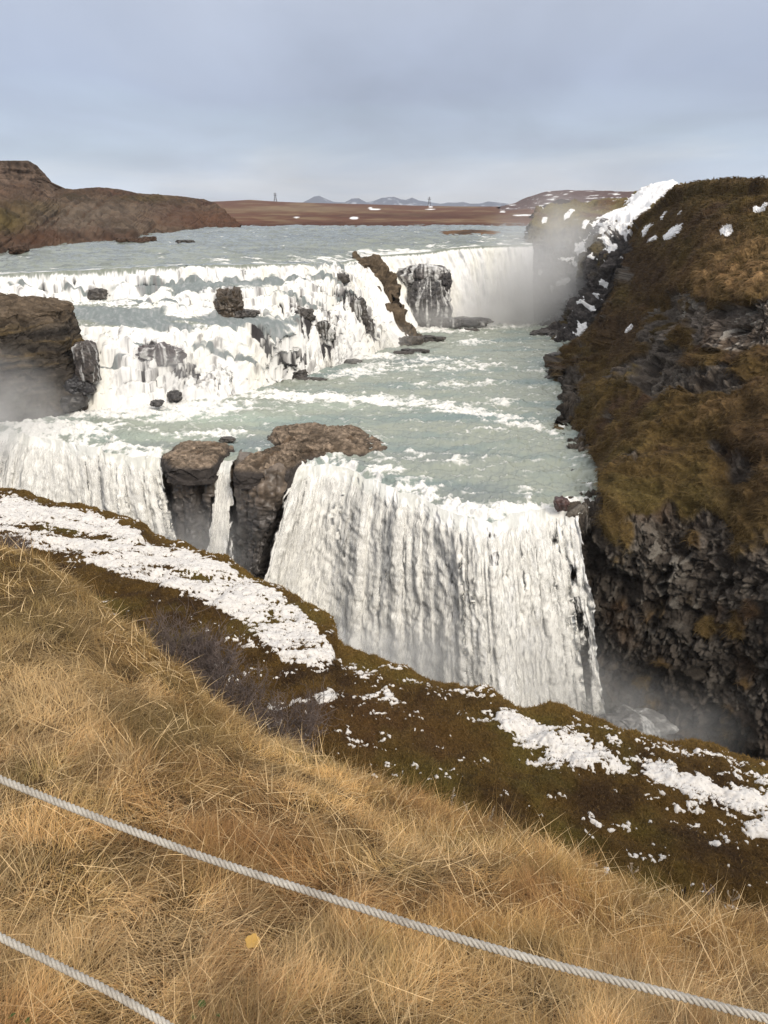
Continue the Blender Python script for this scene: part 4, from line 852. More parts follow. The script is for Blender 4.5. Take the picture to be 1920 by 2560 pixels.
def blockcol(G, ac, bc, stt):
    c = lerp(np.array([.060, .050, .040])*(.6+.8*bc)[..., None], np.array([.12, .085, .042]), ss(.1, .5, stt+.1*bc))
    x, y = proj(G); top = ss(-10.3, -8.8, G[..., 2])
    c = lerp(c, np.array([.10, .075, .052])*(.7+.6*bc)[..., None], top)
    c = lerp(c, np.array([.035, .03, .027]), blob(x, y, [(120, 760, 60, 16, .8, 6), (100, 720, 90, 9, .8, -8), (60, 800, 120, 12, .6)]))
    return lerp(c, np.array([.085, .075, .06]), blob(x, y, [(60, 870, 90, 30, .7)]))
pX = lambda xd_, Y_: tuple(PX(xd_, Y_, -14.)[:2])
mesa('rock_block', [pX(-700, 60), pX(-300, 62), pX(0, 64.5), pX(90, 66), pX(150, 67.5), pX(172, 70), pX(165, 73.5), pX(110, 77), pX(-200, 80), pX(-700, 80)],
     [(1.06, -19.5), (1.04, -17), (1.02, -14.2), (.995, -13.6), (1.0, -12.6), (1.015, -11.2), (1.0, -9.9), (.97, -9.0), (.90, -8.6), (.6, -8.3), (.02, -8.2)],
     120, blockcol, M_rock, 'big layered brown rock block at the left edge beside the cascades', 'rock block', amp=.55, ncol=40, nrow=18, strat=.7)
boulder(tuple(PY(186, 782, 68.3)), (2.3, 2.2, 4.0), 'square dark rock with thin water threads against the left block', 130, 0, (.06, .05, .045), group=BO, rough=.6, veil=.75)
boulder(tuple(PY(165, 828, 68.0)), (3.2, 2.2, 1.8), 'wet black boulder under the square rock at the left block', 131, .4, (.035, .033, .035), group=BO)
boulder(tuple(PY(180, 842, 68.0)), (2.0, 1.8, 1.0), 'small black boulder at the waterline by the left block', 132, .4, (.035, .033, .035), group=BO)
boulder(tuple(PY(160, 868, 66.8)), (2.4, 2.0, 1.6), 'wet boulder at the right foot of the left block', 133, .4, (.04, .036, .033), group=BO)

# islands at the lip of the lower falls
def islcol(G, ac, bc, stt):
    c = np.array([.175, .135, .10])*(.45+1.0*bc)[..., None]*(.75+.5*ss(-.5, .5, N2(G*3, 3, 149)))[..., None]
    c = lerp(c, np.array([.10, .065, .04]), ss(.1, .5, fbm(G*.8, 3, 140))*.7)
    return lerp(c, np.array([.06, .052, .048]), ss(-17.7, -18.1, G[..., 2]))
pZ = lambda a, b: tuple(PZ(a, b, ZP)[:2])
mesa('rock_island', [pZ(572, 950), pZ(590, 925), pZ(650, 916), pZ(700, 922), pZ(760, 925), pZ(800, 940), pZ(838, 962), pZ(800, 982), pZ(720, 986), pZ(690, 990), pZ(650, 1000), pZ(620, 1020), pZ(560, 1022), pZ(505, 1016), pZ(512, 1000), pZ(560, 985), pZ(620, 975), pZ(600, 966)],
     [(1.03, -19.2), (1.0, -18.2), (.94, -17.95), (.8, -17.8), (.6, -17.6), (.3, -17.48), (.02, -17.45)], 141, islcol, M_rock, 'long rough brown rock island on the lip of the lower falls', 'rock island', amp=.35, ncol=32, nrow=34, rough=1.0)
mesa('rock_island', [pZ(352, 985), pZ(380, 962), pZ(430, 955), pZ(480, 958), pZ(508, 968), pZ(490, 980), pZ(470, 996), pZ(455, 1010), pZ(400, 1014), pZ(360, 1006)],
     [(1.03, -19.2), (1.0, -18.2), (.94, -18.0), (.8, -17.85), (.4, -17.7), (.02, -17.65)], 151, islcol, M_rock, 'smaller rough brown rock hump left of the narrow waterfall', 'rock island', amp=.3, ncol=28, nrow=30, rough=.8)
boulder(Q0(490, 950, .05), (1.2, .7, .5), 'tiny rock just above the smaller rock hump', 155)

# ---------------------------------------------------------------- NEAR SLOPE AND LEDGE
fx = np.concatenate([np.arange(-1000, -80, 16), np.arange(-80, 1740, 2.0), np.arange(1740, 2800, 16)]).astype(float)
EDG = [(-1000, 900), (-400, 1005), (-100, 1045), (0, 1051), (60, 1063), (130, 1081), (210, 1099), (250, 1110), (290, 1120), (300, 1118), (330, 1148), (360, 1162), (385, 1170), (400, 1172), (430, 1186), (470, 1194), (500, 1208), (520, 1226), (560, 1242), (620, 1272), (655, 1296), (690, 1318), (716, 1334), (724, 1352), (728, 1378), (742, 1396), (790, 1413), (850, 1438), (885, 1444), (900, 1455), (930, 1469), (990, 1475), (1020, 1480), (1050, 1489), (1090, 1511), (1130, 1523), (1150, 1520), (1190, 1518), (1220, 1530), (1270, 1546), (1310, 1552), (1355, 1581), (1410, 1588), (1440, 1600), (1480, 1606), (1505, 1598), (1540, 1602), (1580, 1622), (1659, 1640), (1760, 1668), (2100, 1780), (2800, 2000)]
CRS = [(-1000, 930), (-400, 1080), (-100, 1160), (0, 1190), (100, 1222), (200, 1300), (300, 1378), (340, 1420), (420, 1490), (500, 1545), (560, 1590), (640, 1622), (720, 1662), (830, 1715), (960, 1768), (1080, 1805), (1180, 1840), (1300, 1905), (1450, 1965), (1560, 1990), (1659, 2010), (1800, 2050), (2300, 2200), (2800, 2330)]
eY = np.interp(fx, *zip(*EDG)); cY = np.interp(fx, *zip(*CRS))
kk = np.exp(-np.linspace(-2, 2, 31)**2); kk /= kk.sum(); cY = np.convolve(np.pad(cY, 15, 'edge'), kk, 'valid')
cD = np.interp(fx, [-1000, 0, 400, 830, 1250, 1659, 2800], [17, 11.3, 8.6, 6.7, 5.4, 4.5, 3.4])
Z0 = lambda v: np.full(len(fx), float(v))
crest_ = PY(fx, cY, cD)
rA = PX(fx, Z0(2.2), Z0(-3.7)); rA[:, 1] = -6; rA[:, 2] = -.9
rB = PX(fx, Z0(2.2), Z0(-3.7)); rB[:, 1] = .1; rB[:, 2] = -2.3
rC = PX(fx, Z0(2.2), Z0(-3.7))
for r_ in (rA, rB, rC): r_[:, 0] += -8*np.clip((-80-fx)/920, 0, 1)+8*np.clip((fx-1740)/1060, 0, 1)
tD = crest_*.5+rC*.5; tD[:, 2] += .12; tD[:, 1:] += 0
G_in = PZ(fx, cY-2, -8.8)
mid_ = crest_*.55+G_in*.45; mid_[:, 2] -= .75
E_out = PZ(fx, eY+5, -9.2)
lm = G_in*.5+E_out*.5; lm[:, 2] += .05
J = E_out.copy(); J[:, 1] += .22; J[:, 2] -= .22
K1 = J.copy(); K1[:, 1] += .1; K1[:, 2] = -12
K2 = J.copy(); K2[:, 1] += .9; K2[:, 2] = ZC-1.5
rows = [rA, rB, rC, tD, crest_, mid_, G_in, lm, E_out, J, K1, K2]
NS = [8, 20, 40, 60, 26, 22, 120, 130, 8, 14, 24]
TG = pchip(np.array(rows), spans(NS)); cum = np.concatenate([[0], np.cumsum(NS)])
x, y = proj(TG); ri = np.arange(len(TG))[:, None]+0*x
inl = ss(cum[6]-10, cum[6]+5, ri); ino = 1-inl
edgef = ss(cum[7]+60, cum[8], ri)
hum = fbm(TG*.9, 4, 200)*.12+fbm(TG*3.2, 3, 201)*.045+fbm(TG*9, 3, 206)*.018
humL = fbm(sc3(TG, .5, .5, .5), 3, 202)*.10+fbm(TG*1.6, 3, 203)*.11+(1-np.abs(fbm(TG*4.5, 3, 204)))*.05-.05+fbm(TG*12, 3, 207)*.022
TG[..., 2] += hum*ino*ss(0, 30, ri)+(humL+N2(TG*.8, 3, 208)*.10+voro_puff(TG*2.2+N2(TG*1.5, 3, 209)[..., None]*.5, 210)[0]*.07)*inl*(1-ss(cum[9]+4, cum[10], ri))
TG[..., 2] += edgef*(fbm(TG*.75, 2, 205)*.10)*(ri <= cum[9])
Nt = normals(TG); Nt *= np.where(Nt[..., 2:3] < 0, -1, 1)
soil = lerp(np.array([.11, .068, .030])+0*TG, np.array([.055, .034, .016]), ss(-.2, .3, fbm(TG*2, 4, 210)))
mossc = lerp(np.array([.085, .050, .014])+0*TG, np.array([.042, .024, .010]), ss(-.2, .3, fbm(TG*1.2, 5, 211, .6)))
mossc = lerp(mossc, np.array([.10, .075, .018]), ss(.0, .35, fbm(TG*.6, 4, 212))*.8)
mossc = lerp(mossc, np.array([.085, .045, .018]), blob(x, y, [(850, 1580, 160, 60, .6, 15), (700, 1560, 80, 50, .5)]))
mossc = lerp(mossc, np.array([.14, .085, .022]), edgef*.75)
fcol = lerp(soil, mossc, inl)
tag(grid_obj('terrain', TG, M_moss, {'Col': fcol}), kind='structure')

# snow lying in clumps on the ledge
r0, r1 = cum[6]-6, cum[8]+2
c0, c1 = np.searchsorted(fx, -75), np.searchsorted(fx, 1735)
S = TG[r0:r1, c0:c1]; xs_, ys_ = proj(S)
bot = np.interp(xs_, [-80, 0, 60, 110, 200, 260, 330, 400, 450, 560, 620, 680, 745], [1155, 1165, 1185, 1200, 1225, 1268, 1280, 1290, 1310, 1375, 1440, 1455, 1440])
topm = np.interp(xs_[0], fx, eY)[None]+np.interp(xs_, [-80, 0, 200, 330, 420, 560, 640, 700, 740], [10, 12, 6, 22, 8, 10, 16, 40, 60])
dA = np.minimum(ss(-6, 14, ys_-topm), 1-ss(-34, 18, ys_-bot))*ss(745, 715, xs_)*1.15
dA -= .55*blob(xs_, ys_, [(150, 1150, 120, 10, 1, 8), (240, 1155, 40, 7, 1), (330, 1150, 40, 6, 1, -12), (90, 1155, 70, 8, 1), (210, 1195, 100, 10, .9), (330, 1230, 90, 9, .8), (430, 1250, 60, 6, .7), (470, 1330, 60, 12, .8, 20), (300, 1265, 130, 16, 1, 18), (560, 1345, 40, 8, .6), (640, 1400, 50, 8, .7)])
dB = blob(xs_, ys_, [(1110, 1560, 50, 26, 1, 20), (1150, 1585, 60, 30, 1, 20), (1240, 1620, 80, 44, 1, 20), (1320, 1650, 50, 26, .7, 15), (1180, 1650, 60, 14, .6), (1370, 1640, 28, 12, .7), (1330, 1600, 40, 14, .5, 20), (1430, 1672, 50, 30, 1, 15), (1510, 1700, 70, 28, 1, 12), (1600, 1725, 90, 32, 1.05, 12), (1700, 1760, 60, 30, 1), (1490, 1745, 60, 20, .55), (1640, 1790, 50, 22, .85), (1560, 1800, 22, 14, .6), (1545, 1822, 16, 8, .6), (1420, 1720, 50, 12, .45), (706, 1506, 30, 16, .8), (790, 1462, 60, 14, .5, 10), (830, 1500, 60, 22, .42), (900, 1577, 22, 7, .5), (660, 1430, 70, 14, .6, 8), (880, 1470, 40, 10, .4), (760, 1440, 40, 10, .5), (1050, 1540, 30, 10, .45)])
nA = N2(sc3(S, 1.6, 2.6, 2), 3, 220, .62)*.26+N2(S*5, 4, 221, .65)*.42+N2(S*11, 3, 226)*.42
nA2 = N2(np.stack([S[..., 0]*.7+S[..., 1]*.35, S[..., 1]*2.6, S[..., 2]*2], -1), 5, 225, .65)
mA = np.maximum(dA*.80-.42+nA*.80+nA2*.55-.10*ss(0, 60, ys_-topm), dB*1.35-.66+nA*1.0*ss(.02, .45, dB))
mA = np.clip(mA, -.3, 1)
lump = .012+.024*np.clip(fbm(S*7, 3, 222)+.3, 0, 1)+.012*fbm(S*20, 2, 223)
SG = S.copy(); SG[..., 2] += np.where(mA > 0, np.clip(mA/.12, 0, 1)**.6*lump+mA*.03, mA*.25)
fmk = (mA[:-1, :-1] > -.06) | (mA[1:, 1:] > -.06)
tag(grid_obj('snow', SG, M_snow, {}, mask=fmk), kind='stuff')

# ---------------------------------------------------------------- GRASS
def scatter(G, W, n):
    """n random points on the grid with cell weights W -> positions, (row, col) floats"""
    a = np.linalg.norm(np.cross(G[1:, :-1]-G[:-1, :-1], G[:-1, 1:]-G[:-1, :-1]), axis=-1)*W[:-1, :-1]
    cdf = np.cumsum(a.ravel()); k = np.searchsorted(cdf, rng.random(n)*cdf[-1]); r, c = np.divmod(k, a.shape[1]); f, g = rng.random(n)[:, None], rng.random(n)[:, None]
    p = G[r, c]*(1-f)*(1-g)+G[r+1, c]*f*(1-g)+G[r, c+1]*(1-f)*g+G[r+1, c+1]*f*g
    return p, r, c
def blades(name, p, length, lean, az, width, col, mat, droop=.5, seg=4, kind='stuff', parent=None, up=None):
    n = len(p); t = np.linspace(0, 1, seg+1)
    d = np.stack([np.cos(az), np.sin(az), 0*az], -1); z = np.array([0, 0, 1.])
    ang = lean[:, None]+(t[None]*droop if np.isscalar(droop) else t[None]*droop[:, None])
    st = (length/seg)[:, None]
    hx = np.concatenate([np.zeros((n, 1)), np.cumsum(np.sin(ang[:, 1:])*st, 1)], 1); hz = np.concatenate([np.zeros((n, 1)), np.cumsum(np.cos(ang[:, 1:])*st, 1)], 1)
    cen = p[:, None]+d[:, None]*hx[..., None]+z*hz[..., None]
    ra = rng.random(n)*np.pi; sd = np.stack([np.cos(ra), np.sin(ra), rng.normal(0, .3, n)], -1)
    # face the blade sideways to its lean, with some random turn
    sd = np.stack([-np.sin(az), np.cos(az), 0*az], -1)*.8+sd*.6; sd /= np.linalg.norm(sd, axis=1)[:, None]
    wv = width[:, None]*(1-.88*t[None]**1.5)*.5
    V = np.stack([cen-sd[:, None]*wv[..., None], cen+sd[:, None]*wv[..., None]], 2)      # n, seg+1, 2, 3
    b = (np.arange(n)*(seg+1)*2)[:, None]+np.arange(seg)[None]*2
    F = np.stack([b, b+1, b+3, b+2], -1).reshape(-1, 4)
    C = np.repeat(col[:, None], (seg+1)*2, 1)
    return mesh_obj(name, V, F, mat, {'Col': C.reshape(-1, 3)})
def grass_mat():
    m, t, b = mat_base('dry_grass'); n = t.nodes.new; l = t.links.new
    at = n('ShaderNodeAttribute'); at.attribute_name = 'Col'; l(at.outputs['Color'], b.inputs['Base Color'])
    b.inputs['Roughness'].default_value = .65; b.inputs['Specular IOR Level'].default_value = .25
    tr = n('ShaderNodeBsdfTranslucent'); l(at.outputs['Color'], tr.inputs[0]); mx = n('ShaderNodeMixShader'); mx.inputs[0].default_value = .25
    o = t.nodes['Material Output']; l(b.outputs[0], mx.inputs[1]); l(tr.outputs[0], mx.inputs[2]); l(mx.outputs[0], o.inputs[0]); return m
M_grass = grass_mat()
STRAW = np.array([.70, .465, .19]); PALE = np.array([.93, .69, .38]); RUST = np.array([.42, .215, .085]); OLIVE = np.array([.24, .19, .055]); BROWN = np.array([.20, .115, .05])
dist = np.linalg.norm(TG, axis=-1)
Wg = np.where((ri > cum[1]+8) & (ri < cum[5]-4), 1., 0)*np.where((x > -1100) & (x < 2700), 1., 0)*(1-.6*(np.abs(x-830) > 1150))/np.maximum(dist, 2.2)**1.7
NB = 310000
p, r, c = scatter(TG, Wg, NB); dd_ = np.linalg.norm(p, axis=1)
bx, by = proj(p)
cl1 = fbm(p*.9, 3, 230); cl2 = fbm(p*2.6, 3, 231); cl3 = fbm(p*.45, 3, 232)
shortz = ss(.1, .45, cl2)
Lg = (.10+.17*rng.random(NB))*(1+.9*cl1+.5*cl2)*(1-.25*ss(8, 14, dd_)); Lg = np.clip(Lg, .05, .42)
tall = rng.random(NB) < .03; Lg = np.where(tall, Lg*1.7, Lg)
azf = fbm(p*1.4, 2, 233)*5+fbm(p*.5, 2, 238)*3; az = azf+rng.normal(0, .9, NB)
lean = np.abs(rng.normal(.35, .45, NB))+.25*(cl2 > 0); lean = np.clip(lean, 0, 1.35)*np.where(tall, .4, 1)
wd = np.maximum(.0016+.0018*rng.random(NB), dd_*.00055*(.7+.6*rng.random(NB)))
k1 = ss(-.25, .35, cl3+rng.normal(0, .22, NB)); k2 = ss(-.1, .45, cl1+rng.normal(0, .25, NB)); k3 = ss(.12, .5, fbm(p*1.3, 3, 234)+rng.normal(0, .18, NB))
cg = lerp(lerp(STRAW+0*p, PALE, k1), RUST, k2*.75); cg = lerp(cg, OLIVE, k3*.7)
mel = ss(6.2, 9.5, dd_)*ss(800, 100, bx); cg = lerp(cg, np.array([.27, .185, .06]), mel*.75*ss(-.6, .3, fbm(p*.5, 2, 235)+.2))
cg = cg*(.50+.8*rng.random(NB))[:, None]*(.72+.62*ss(-.5, .6, N2(p*2.2, 3, 236)))[:, None]; cg = lerp(cg, BROWN, (rng.random(NB) < .12)*.8)
cg = lerp(cg, np.array([.20, .14, .05]), blob(bx, by, [(370, 1590, 150, 60, .75, 10), (700, 1830, 160, 60, .35), (60, 1330, 120, 60, .5), (480, 1900, 140, 50, .3), (1100, 2050, 200, 50, .3)]))
cg = lerp(cg, RUST, blob(bx, by, [(520, 1800, 220, 90, .45, 12), (1000, 1960, 300, 60, .35), (1500, 2060, 200, 70, .35)]))
near_pale = blob(bx, by, [(150, 2050, 400, 160, .5), (900, 2150, 500, 90, .6), (60, 1500, 170, 110, .85), (620, 1700, 120, 30, .4), (1200, 2180, 300, 80, .5)]); cg = lerp(cg, PALE*.95, near_pale*.6)
tag(blades('grass', p, Lg, lean, az, wd, cg, M_grass, droop=rng.normal(.9, .5, NB)), kind='stuff')
# tall seed stalks along the crest and here and there in the slope
n_ = 1500
Ws = Wg*(.25+2.6*ss(cum[4]-34, cum[4]-4, ri)); p, r, c = scatter(TG, Ws, n_); dd_ = np.linalg.norm(p, axis=1)
Ls = .28+.34*rng.random(n_); azs = rng.normal(-.2, 1.4, n_)
cs = lerp(STRAW+0*p, RUST, rng.random(n_)*.7)*.8
tag(blades('grass', p, Ls, np.abs(rng.normal(.12, .14, n_)), azs, np.maximum(.0018, dd_*.00055), cs, M_grass, droop=rng.normal(.35, .2, n_), seg=6), kind='stuff')
# long pale straws lying loose across the slope
n_ = 5200; p, r, c = scatter(TG, Wg, n_); dd_ = np.linalg.norm(p, axis=1); p[:, 2] += .02+.10*rng.random(n_)
tag(blades('grass', p, .16+.34*rng.random(n_)**1.5, .75+.8*rng.random(n_), rng.random(n_)*6.3, np.maximum(.0024, dd_*.0008), (PALE*1.02+0*p)*(.65+.45*rng.random(n_))[:, None], M_grass, droop=rng.normal(.25, .3, n_), seg=5), kind='stuff')
# moss and short turf on the ledge
Wm = np.where((ri > cum[6]-14) & (ri <= cum[9]+2), 1., 0)*np.where((x > -150) & (x < 1850), 1., 0)/np.maximum(dist, 6)**1.6
n_ = 150000; p, r, c = scatter(TG, Wm, n_); dd_ = np.linalg.norm(p, axis=1); base = fcol[r, c]
p[:, 2] -= .01
cm = base*(1.0+1.3*rng.random(n_))[:, None]; cm = lerp(cm, np.array([.26, .16, .05]), (rng.random(n_) < .08)*.6)
tag(blades('moss', p, .03+.05*rng.random(n_), np.abs(rng.normal(.5, .4, n_)), rng.random(n_)*6.3, dd_*.0011*(.6+.8*rng.random(n_)), cm, M_grass, droop=.6, seg=2), kind='stuff')
# tussock grass hanging on the right cliff
xg, yg = proj(RGd); dg = np.linalg.norm(RGd, axis=-1)
Wr = np.where((gm > .45) & (SNOWY < .5) & (xg > 1150) & (xg < 1800) & (yg < 1700), gm, 0)/dg**1.3
n_ = 150000; p, r, c = scatter(RGd, Wr, n_); base = ccol[r, c]; dd_ = np.linalg.norm(p, axis=1)
azr = math.pi+.35+rng.normal(0, .6, n_)
cr_ = base*(.7+.8*rng.random(n_))[:, None]; cr_ = lerp(cr_, np.array([.26, .17, .07]), (rng.random(n_) < .07)*.6)
tag(blades('grass', p, (.25+.5*rng.random(n_))*(1+.5*fbm(p*.6, 2, 240)), .7+np.abs(rng.normal(.2, .4, n_)), azr, dd_*.0007*(.6+.8*rng.random(n_)), cr_, M_grass, droop=1.0, seg=3), kind='stuff')

# ---------------------------------------------------------------- ROPES
def rope(path, radius, label, pitch=.072, sub=220):
    path = np.array(path, float); pth = pchip(path, spans([sub]*(len(path)-1)))
    s = np.concatenate([[0], np.cumsum(np.linalg.norm(np.diff(pth, axis=0), axis=1))]); tot = s[-1]
    m = int(tot/.004); ss_ = np.linspace(0, tot, m); pth = np.stack([np.interp(ss_, s, pth[:, i]) for i in range(3)], -1)
    T = np.gradient(pth, axis=0); T /= np.linalg.norm(T, axis=1)[:, None]
    A = np.cross(T, [0, 0, 1.]); A /= np.linalg.norm(A, axis=1)[:, None]; B = np.cross(A, T)
    Vs, Fs, Cs, off = [], [], [], 0; k = 10; th = np.linspace(0, 2*np.pi, k, endpoint=False)
    for j in range(3):
        ph = -2*np.pi*ss_/pitch*1.0/1.0+j*2*np.pi/3
        e = A*np.cos(ph)[:, None]+B*np.sin(ph)[:, None]; cen = pth+e*radius*.50
        f = np.cross(T, e)
        rr_ = radius*.56*(1+.03*np.sin(ss_*900+j))
        V = cen[:, None]+(e[:, None]*np.cos(th)[None, :, None]+f[:, None]*np.sin(th)[None, :, None])*rr_[:, None, None]
        F = grid_faces(m, k, None, True)+off; off += m*k
        Vs.append(V.reshape(-1, 3)); Fs.append(F.reshape(-1, 4))
    V = np.concatenate(Vs); F = np.concatenate(Fs)
    return V, F
def rope_mat():
    m, t, b = mat_base('rope_fibre'); n = t.nodes.new; l = t.links.new
    tc = n('ShaderNodeTexCoord'); nz = n('ShaderNodeTexNoise'); nz.inputs['Scale'].default_value = 140; nz.inputs['Detail'].default_value = 4; l(tc.outputs['Object'], nz.inputs['Vector'])
    n2 = n('ShaderNodeTexNoise'); n2.inputs['Scale'].default_value = 6; l(tc.outputs['Object'], n2.inputs['Vector']); ad = n('ShaderNodeMath'); ad.operation = 'MULTIPLY_ADD'; ad.inputs[1].default_value = .5; l(n2.outputs[0], ad.inputs[0])
    hf = n('ShaderNodeMath'); hf.operation = 'MULTIPLY'; hf.inputs[1].default_value = .5; l(nz.outputs[0], hf.inputs[0]); l(hf.outputs[0], ad.inputs[2])
    cr = n('ShaderNodeValToRGB'); cr.color_ramp.elements[0].position = .35; cr.color_ramp.elements[0].color = (.30, .27, .23, 1); cr.color_ramp.elements[1].position = .65; cr.color_ramp.elements[1].color = (.56, .53, .47, 1)
    l(ad.outputs[0], cr.inputs[0]); l(cr.outputs[0], b.inputs['Base Color']); b.inputs['Roughness'].default_value = .9
    bp = n('ShaderNodeBump'); bp.inputs['Strength'].default_value = .6; bp.inputs['Distance'].default_value = .004; l(nz.outputs[0], bp.inputs['Height']); l(bp.outputs[0], b.inputs['Normal']); return m
M_rope = rope_mat()
def PD(xd, yd, dep): # point at a distance along the view axis
    a, b, c = ray(xd, yd); return np.array([a*dep, b*dep, c*dep])
def mkrope(pts, rad, label):
    a = np.array([PD(*q) for q in pts]); a = np.concatenate([[a[0]+(a[0]-a[1])*1.6+np.array([0, 0, .06])], a, [a[-1]+(a[-1]-a[-2])*1.6+np.array([0, 0, .05])]])
    V, F = rope(a, rad, label); o = mesh_obj('rope', V, F, M_rope); return tag(o, label, 'rope', 'twisted ropes of the path fence')
mkrope([(-30, 1670, 3.40), (200, 1762, 3.30), (460, 1858, 3.20), (720, 1942, 3.10), (960, 2018, 3.0), (1200, 2085, 2.92), (1440, 2145, 2.84), (1690, 2208, 2.75)], .0162, 'upper thick twisted grey white rope crossing the whole grass slope')
mkrope([(-30, 2008, 3.1), (110, 2078, 3.03), (230, 2138, 2.97), (330, 2195, 2.92), (420, 2250, 2.87)], .0155, 'lower twisted grey white rope cutting the bottom left corner')

# ---------------------------------------------------------------- SHRUBS, WEEDS, STAKE, LEAVES
def ground(xd, yd):
    a, b = proj(TG); sel = (ri > cum[1]) & (ri < cum[8]); q = np.where(sel, (a-xd)**2+(b-yd)**2, 1e12); k = np.argmin(q); return TG.reshape(-1, 3)[k]
def tubes(segs, k=3):
    """list of (points, radii) -> merged tube mesh"""
    Vs, Fs, off = [], [], 0; th = np.linspace(0, 2*np.pi, k, endpoint=False)
    for P_, r_ in segs:
        T = np.gradient(P_, axis=0); T /= np.maximum(np.linalg.norm(T, axis=1)[:, None], 1e-9)
        A = np.cross(T, [.3, .2, .93]); A /= np.maximum(np.linalg.norm(A, axis=1)[:, None], 1e-9); B = np.cross(A, T)
        V = P_[:, None]+(A[:, None]*np.cos(th)[None, :, None]+B[:, None]*np.sin(th)[None, :, None])*r_[:, None, None]
        Fs.append(grid_faces(len(P_), k, None, True).reshape(-1, 4)+off); off += len(P_)*k; Vs.append(V.reshape(-1, 3))
    return np.concatenate(Vs), np.concatenate(Fs)
def shrub(base, w, h, label, n=90, seed=0, col=(.20, .16, .145), rmin=.0022, group='bare twiggy shrubs behind the grass slope'):
    rg_ = np.random.default_rng(seed); segs = []
    def grow(p, d, L_, r_, lev):
        m = 7; pts = [p]
        for i in range(m-1):
            d = d+rg_.normal(0, .16, 3)+np.array([0, 0, .05]); d /= np.linalg.norm(d); pts.append(pts[-1]+d*L_/(m-1))
        pts = np.array(pts); segs.append((pts, np.linspace(r_, max(rmin*.7, r_*.45), m)))
        if lev < 3:
            for i in range(2, m):
                for _ in range(2 if lev < 2 else 1):
                    dd = d+rg_.normal(0, .55, 3); dd /= np.linalg.norm(dd); grow(pts[i], dd, L_*(.35+.3*rg_.random()), max(rmin, r_*.55), lev+1)
    for i in range(n):
        a = rg_.random()*2*np.pi; rr = math.sqrt(rg_.random()); b = np.array([math.cos(a)*w*.32*rr, math.sin(a)*w*.22*rr, -.05])
        d = np.array([math.cos(a)*rr*.8, math.sin(a)*rr*.5, 1.]); d /= np.linalg.norm(d); grow(b, d, h*(.5+.4*rg_.random())*(1-.35*rr), .005, 1)
    V, F = tubes(segs); cc = np.array(col)*(.6+.8*ss(-.4, .4, fbm(V*6, 2, seed)))[:, None]
    o = mesh_obj('shrub', V, F, M_grass, {'Col': cc}); o.location = tuple(base); return tag(o, label, 'shrub', group)
shrub(PY(400, 1480, 10.2), 1.8, 1.25, 'large grey brown bare twiggy shrub between grass slope and snow, left of the lower shrub', 70, 1, rmin=.0042)
shrub(PY(505, 1545, 9.2), 1.1, 1.0, 'grey bare shrub close against the right side of the large shrub', 36, 2, rmin=.0032)
shrub(PY(620, 1620, 8.2), 1.0, 1.0, 'lower bare grey shrub farthest right in front of the brown moss', 30, 3, rmin=.003)
shrub(PY(15, 1205, 13.2), 1.4, .5, 'small dark twiggy shrub at the left picture edge below the snow', 26, 4, rmin=.004)
def weed(base, h, lean, label, seed=0, col=(.50, .42, .33), umbel=False):
    rg_ = np.random.default_rng(seed); m = 12; t = np.linspace(0, 1, m); P_ = np.stack([lean*h*t**1.6, .1*h*np.sin(t*2+seed), h*t], -1); segs = [(P_, np.linspace(.0035, .0016, m))]
    if umbel:
        for i in range(14):
            a = rg_.random()*6.28; d = np.array([math.cos(a)*.5, math.sin(a)*.5, .9]); q = P_[-1][None]+d[None]*np.linspace(0, .09, 4)[:, None]; segs.append((q, np.full(4, .0013)))
            segs.append((q[-1][None]+np.array([[0, 0, 0], [0, 0, .006], [0, 0, .012]]), np.array([.006, .007, .003])))
    else:
        for i in range(70):
            tt_ = .3+.7*rg_.random(); p_ = np.array([np.interp(tt_, t, P_[:, j]) for j in range(3)]); d = rg_.normal(0, 1, 3); d[2] = abs(d[2])+.5; d /= np.linalg.norm(d)
            L_ = .035*(1.25-tt_); q = p_[None]+d[None]*np.linspace(0, L_, 4)[:, None]; segs.append((q, np.array([.0015, .0035, .004, .001])))
    V, F = tubes(segs, 4); o = mesh_obj('dried_weed', V, F, M_grass, {'Col': np.array(col)+0*V}); o.location = tuple(base); return tag(o, label, 'dried weed', 'dried weeds on the crest of the slope')
weed(PY(975, 1765, 6.3), .42, .05, 'tallest pale fuzzy dried weed standing above the grass crest in the middle', 1)
weed(PY(1012, 1780, 6.2), .34, -.2, 'pale dried weed leaning left just right of the tallest one', 2)
weed(PY(1055, 1790, 6.1), .36, .12, 'pale fuzzy dried weed, right one of the three in the middle of the crest', 3)
weed(PY(1590, 2010, 4.5), .36, -.3, 'thin dried weed with a seed umbel bending left near the right edge', 4, umbel=True)
weed(PY(1640, 2010, 4.4), .38, .15, 'dried weed with a seed umbel at the right picture edge', 5, umbel=True)
weed(PY(1535, 1985, 4.7), .26, -.25, 'short grey dried weed with a seed umbel right of the dark stake', 6, (.30, .25, .25), True)
weed(PY(1390, 1945, 5.0), .32, -.45, 'bent dried weed with a seed umbel left of the dark stake', 7, umbel=True)
V, F = tubes([(np.array([[0, 0, -.1], [0, 0, 0], [.004, 0, .1], [.002, 0, .2], [0, 0, .232], [0, 0, .236]]), np.array([.007, .007, .0068, .0066, .0064, .0005]))], 8)
stk = mesh_obj('stake', V, F, M_soil, {'Col': np.array([.035, .022, .018])+0*V}); stk.location = tuple(PY(1472, 1956, 4.85)); tag(stk, 'short thin dark stake sticking up from the grass near the right edge', 'stake')
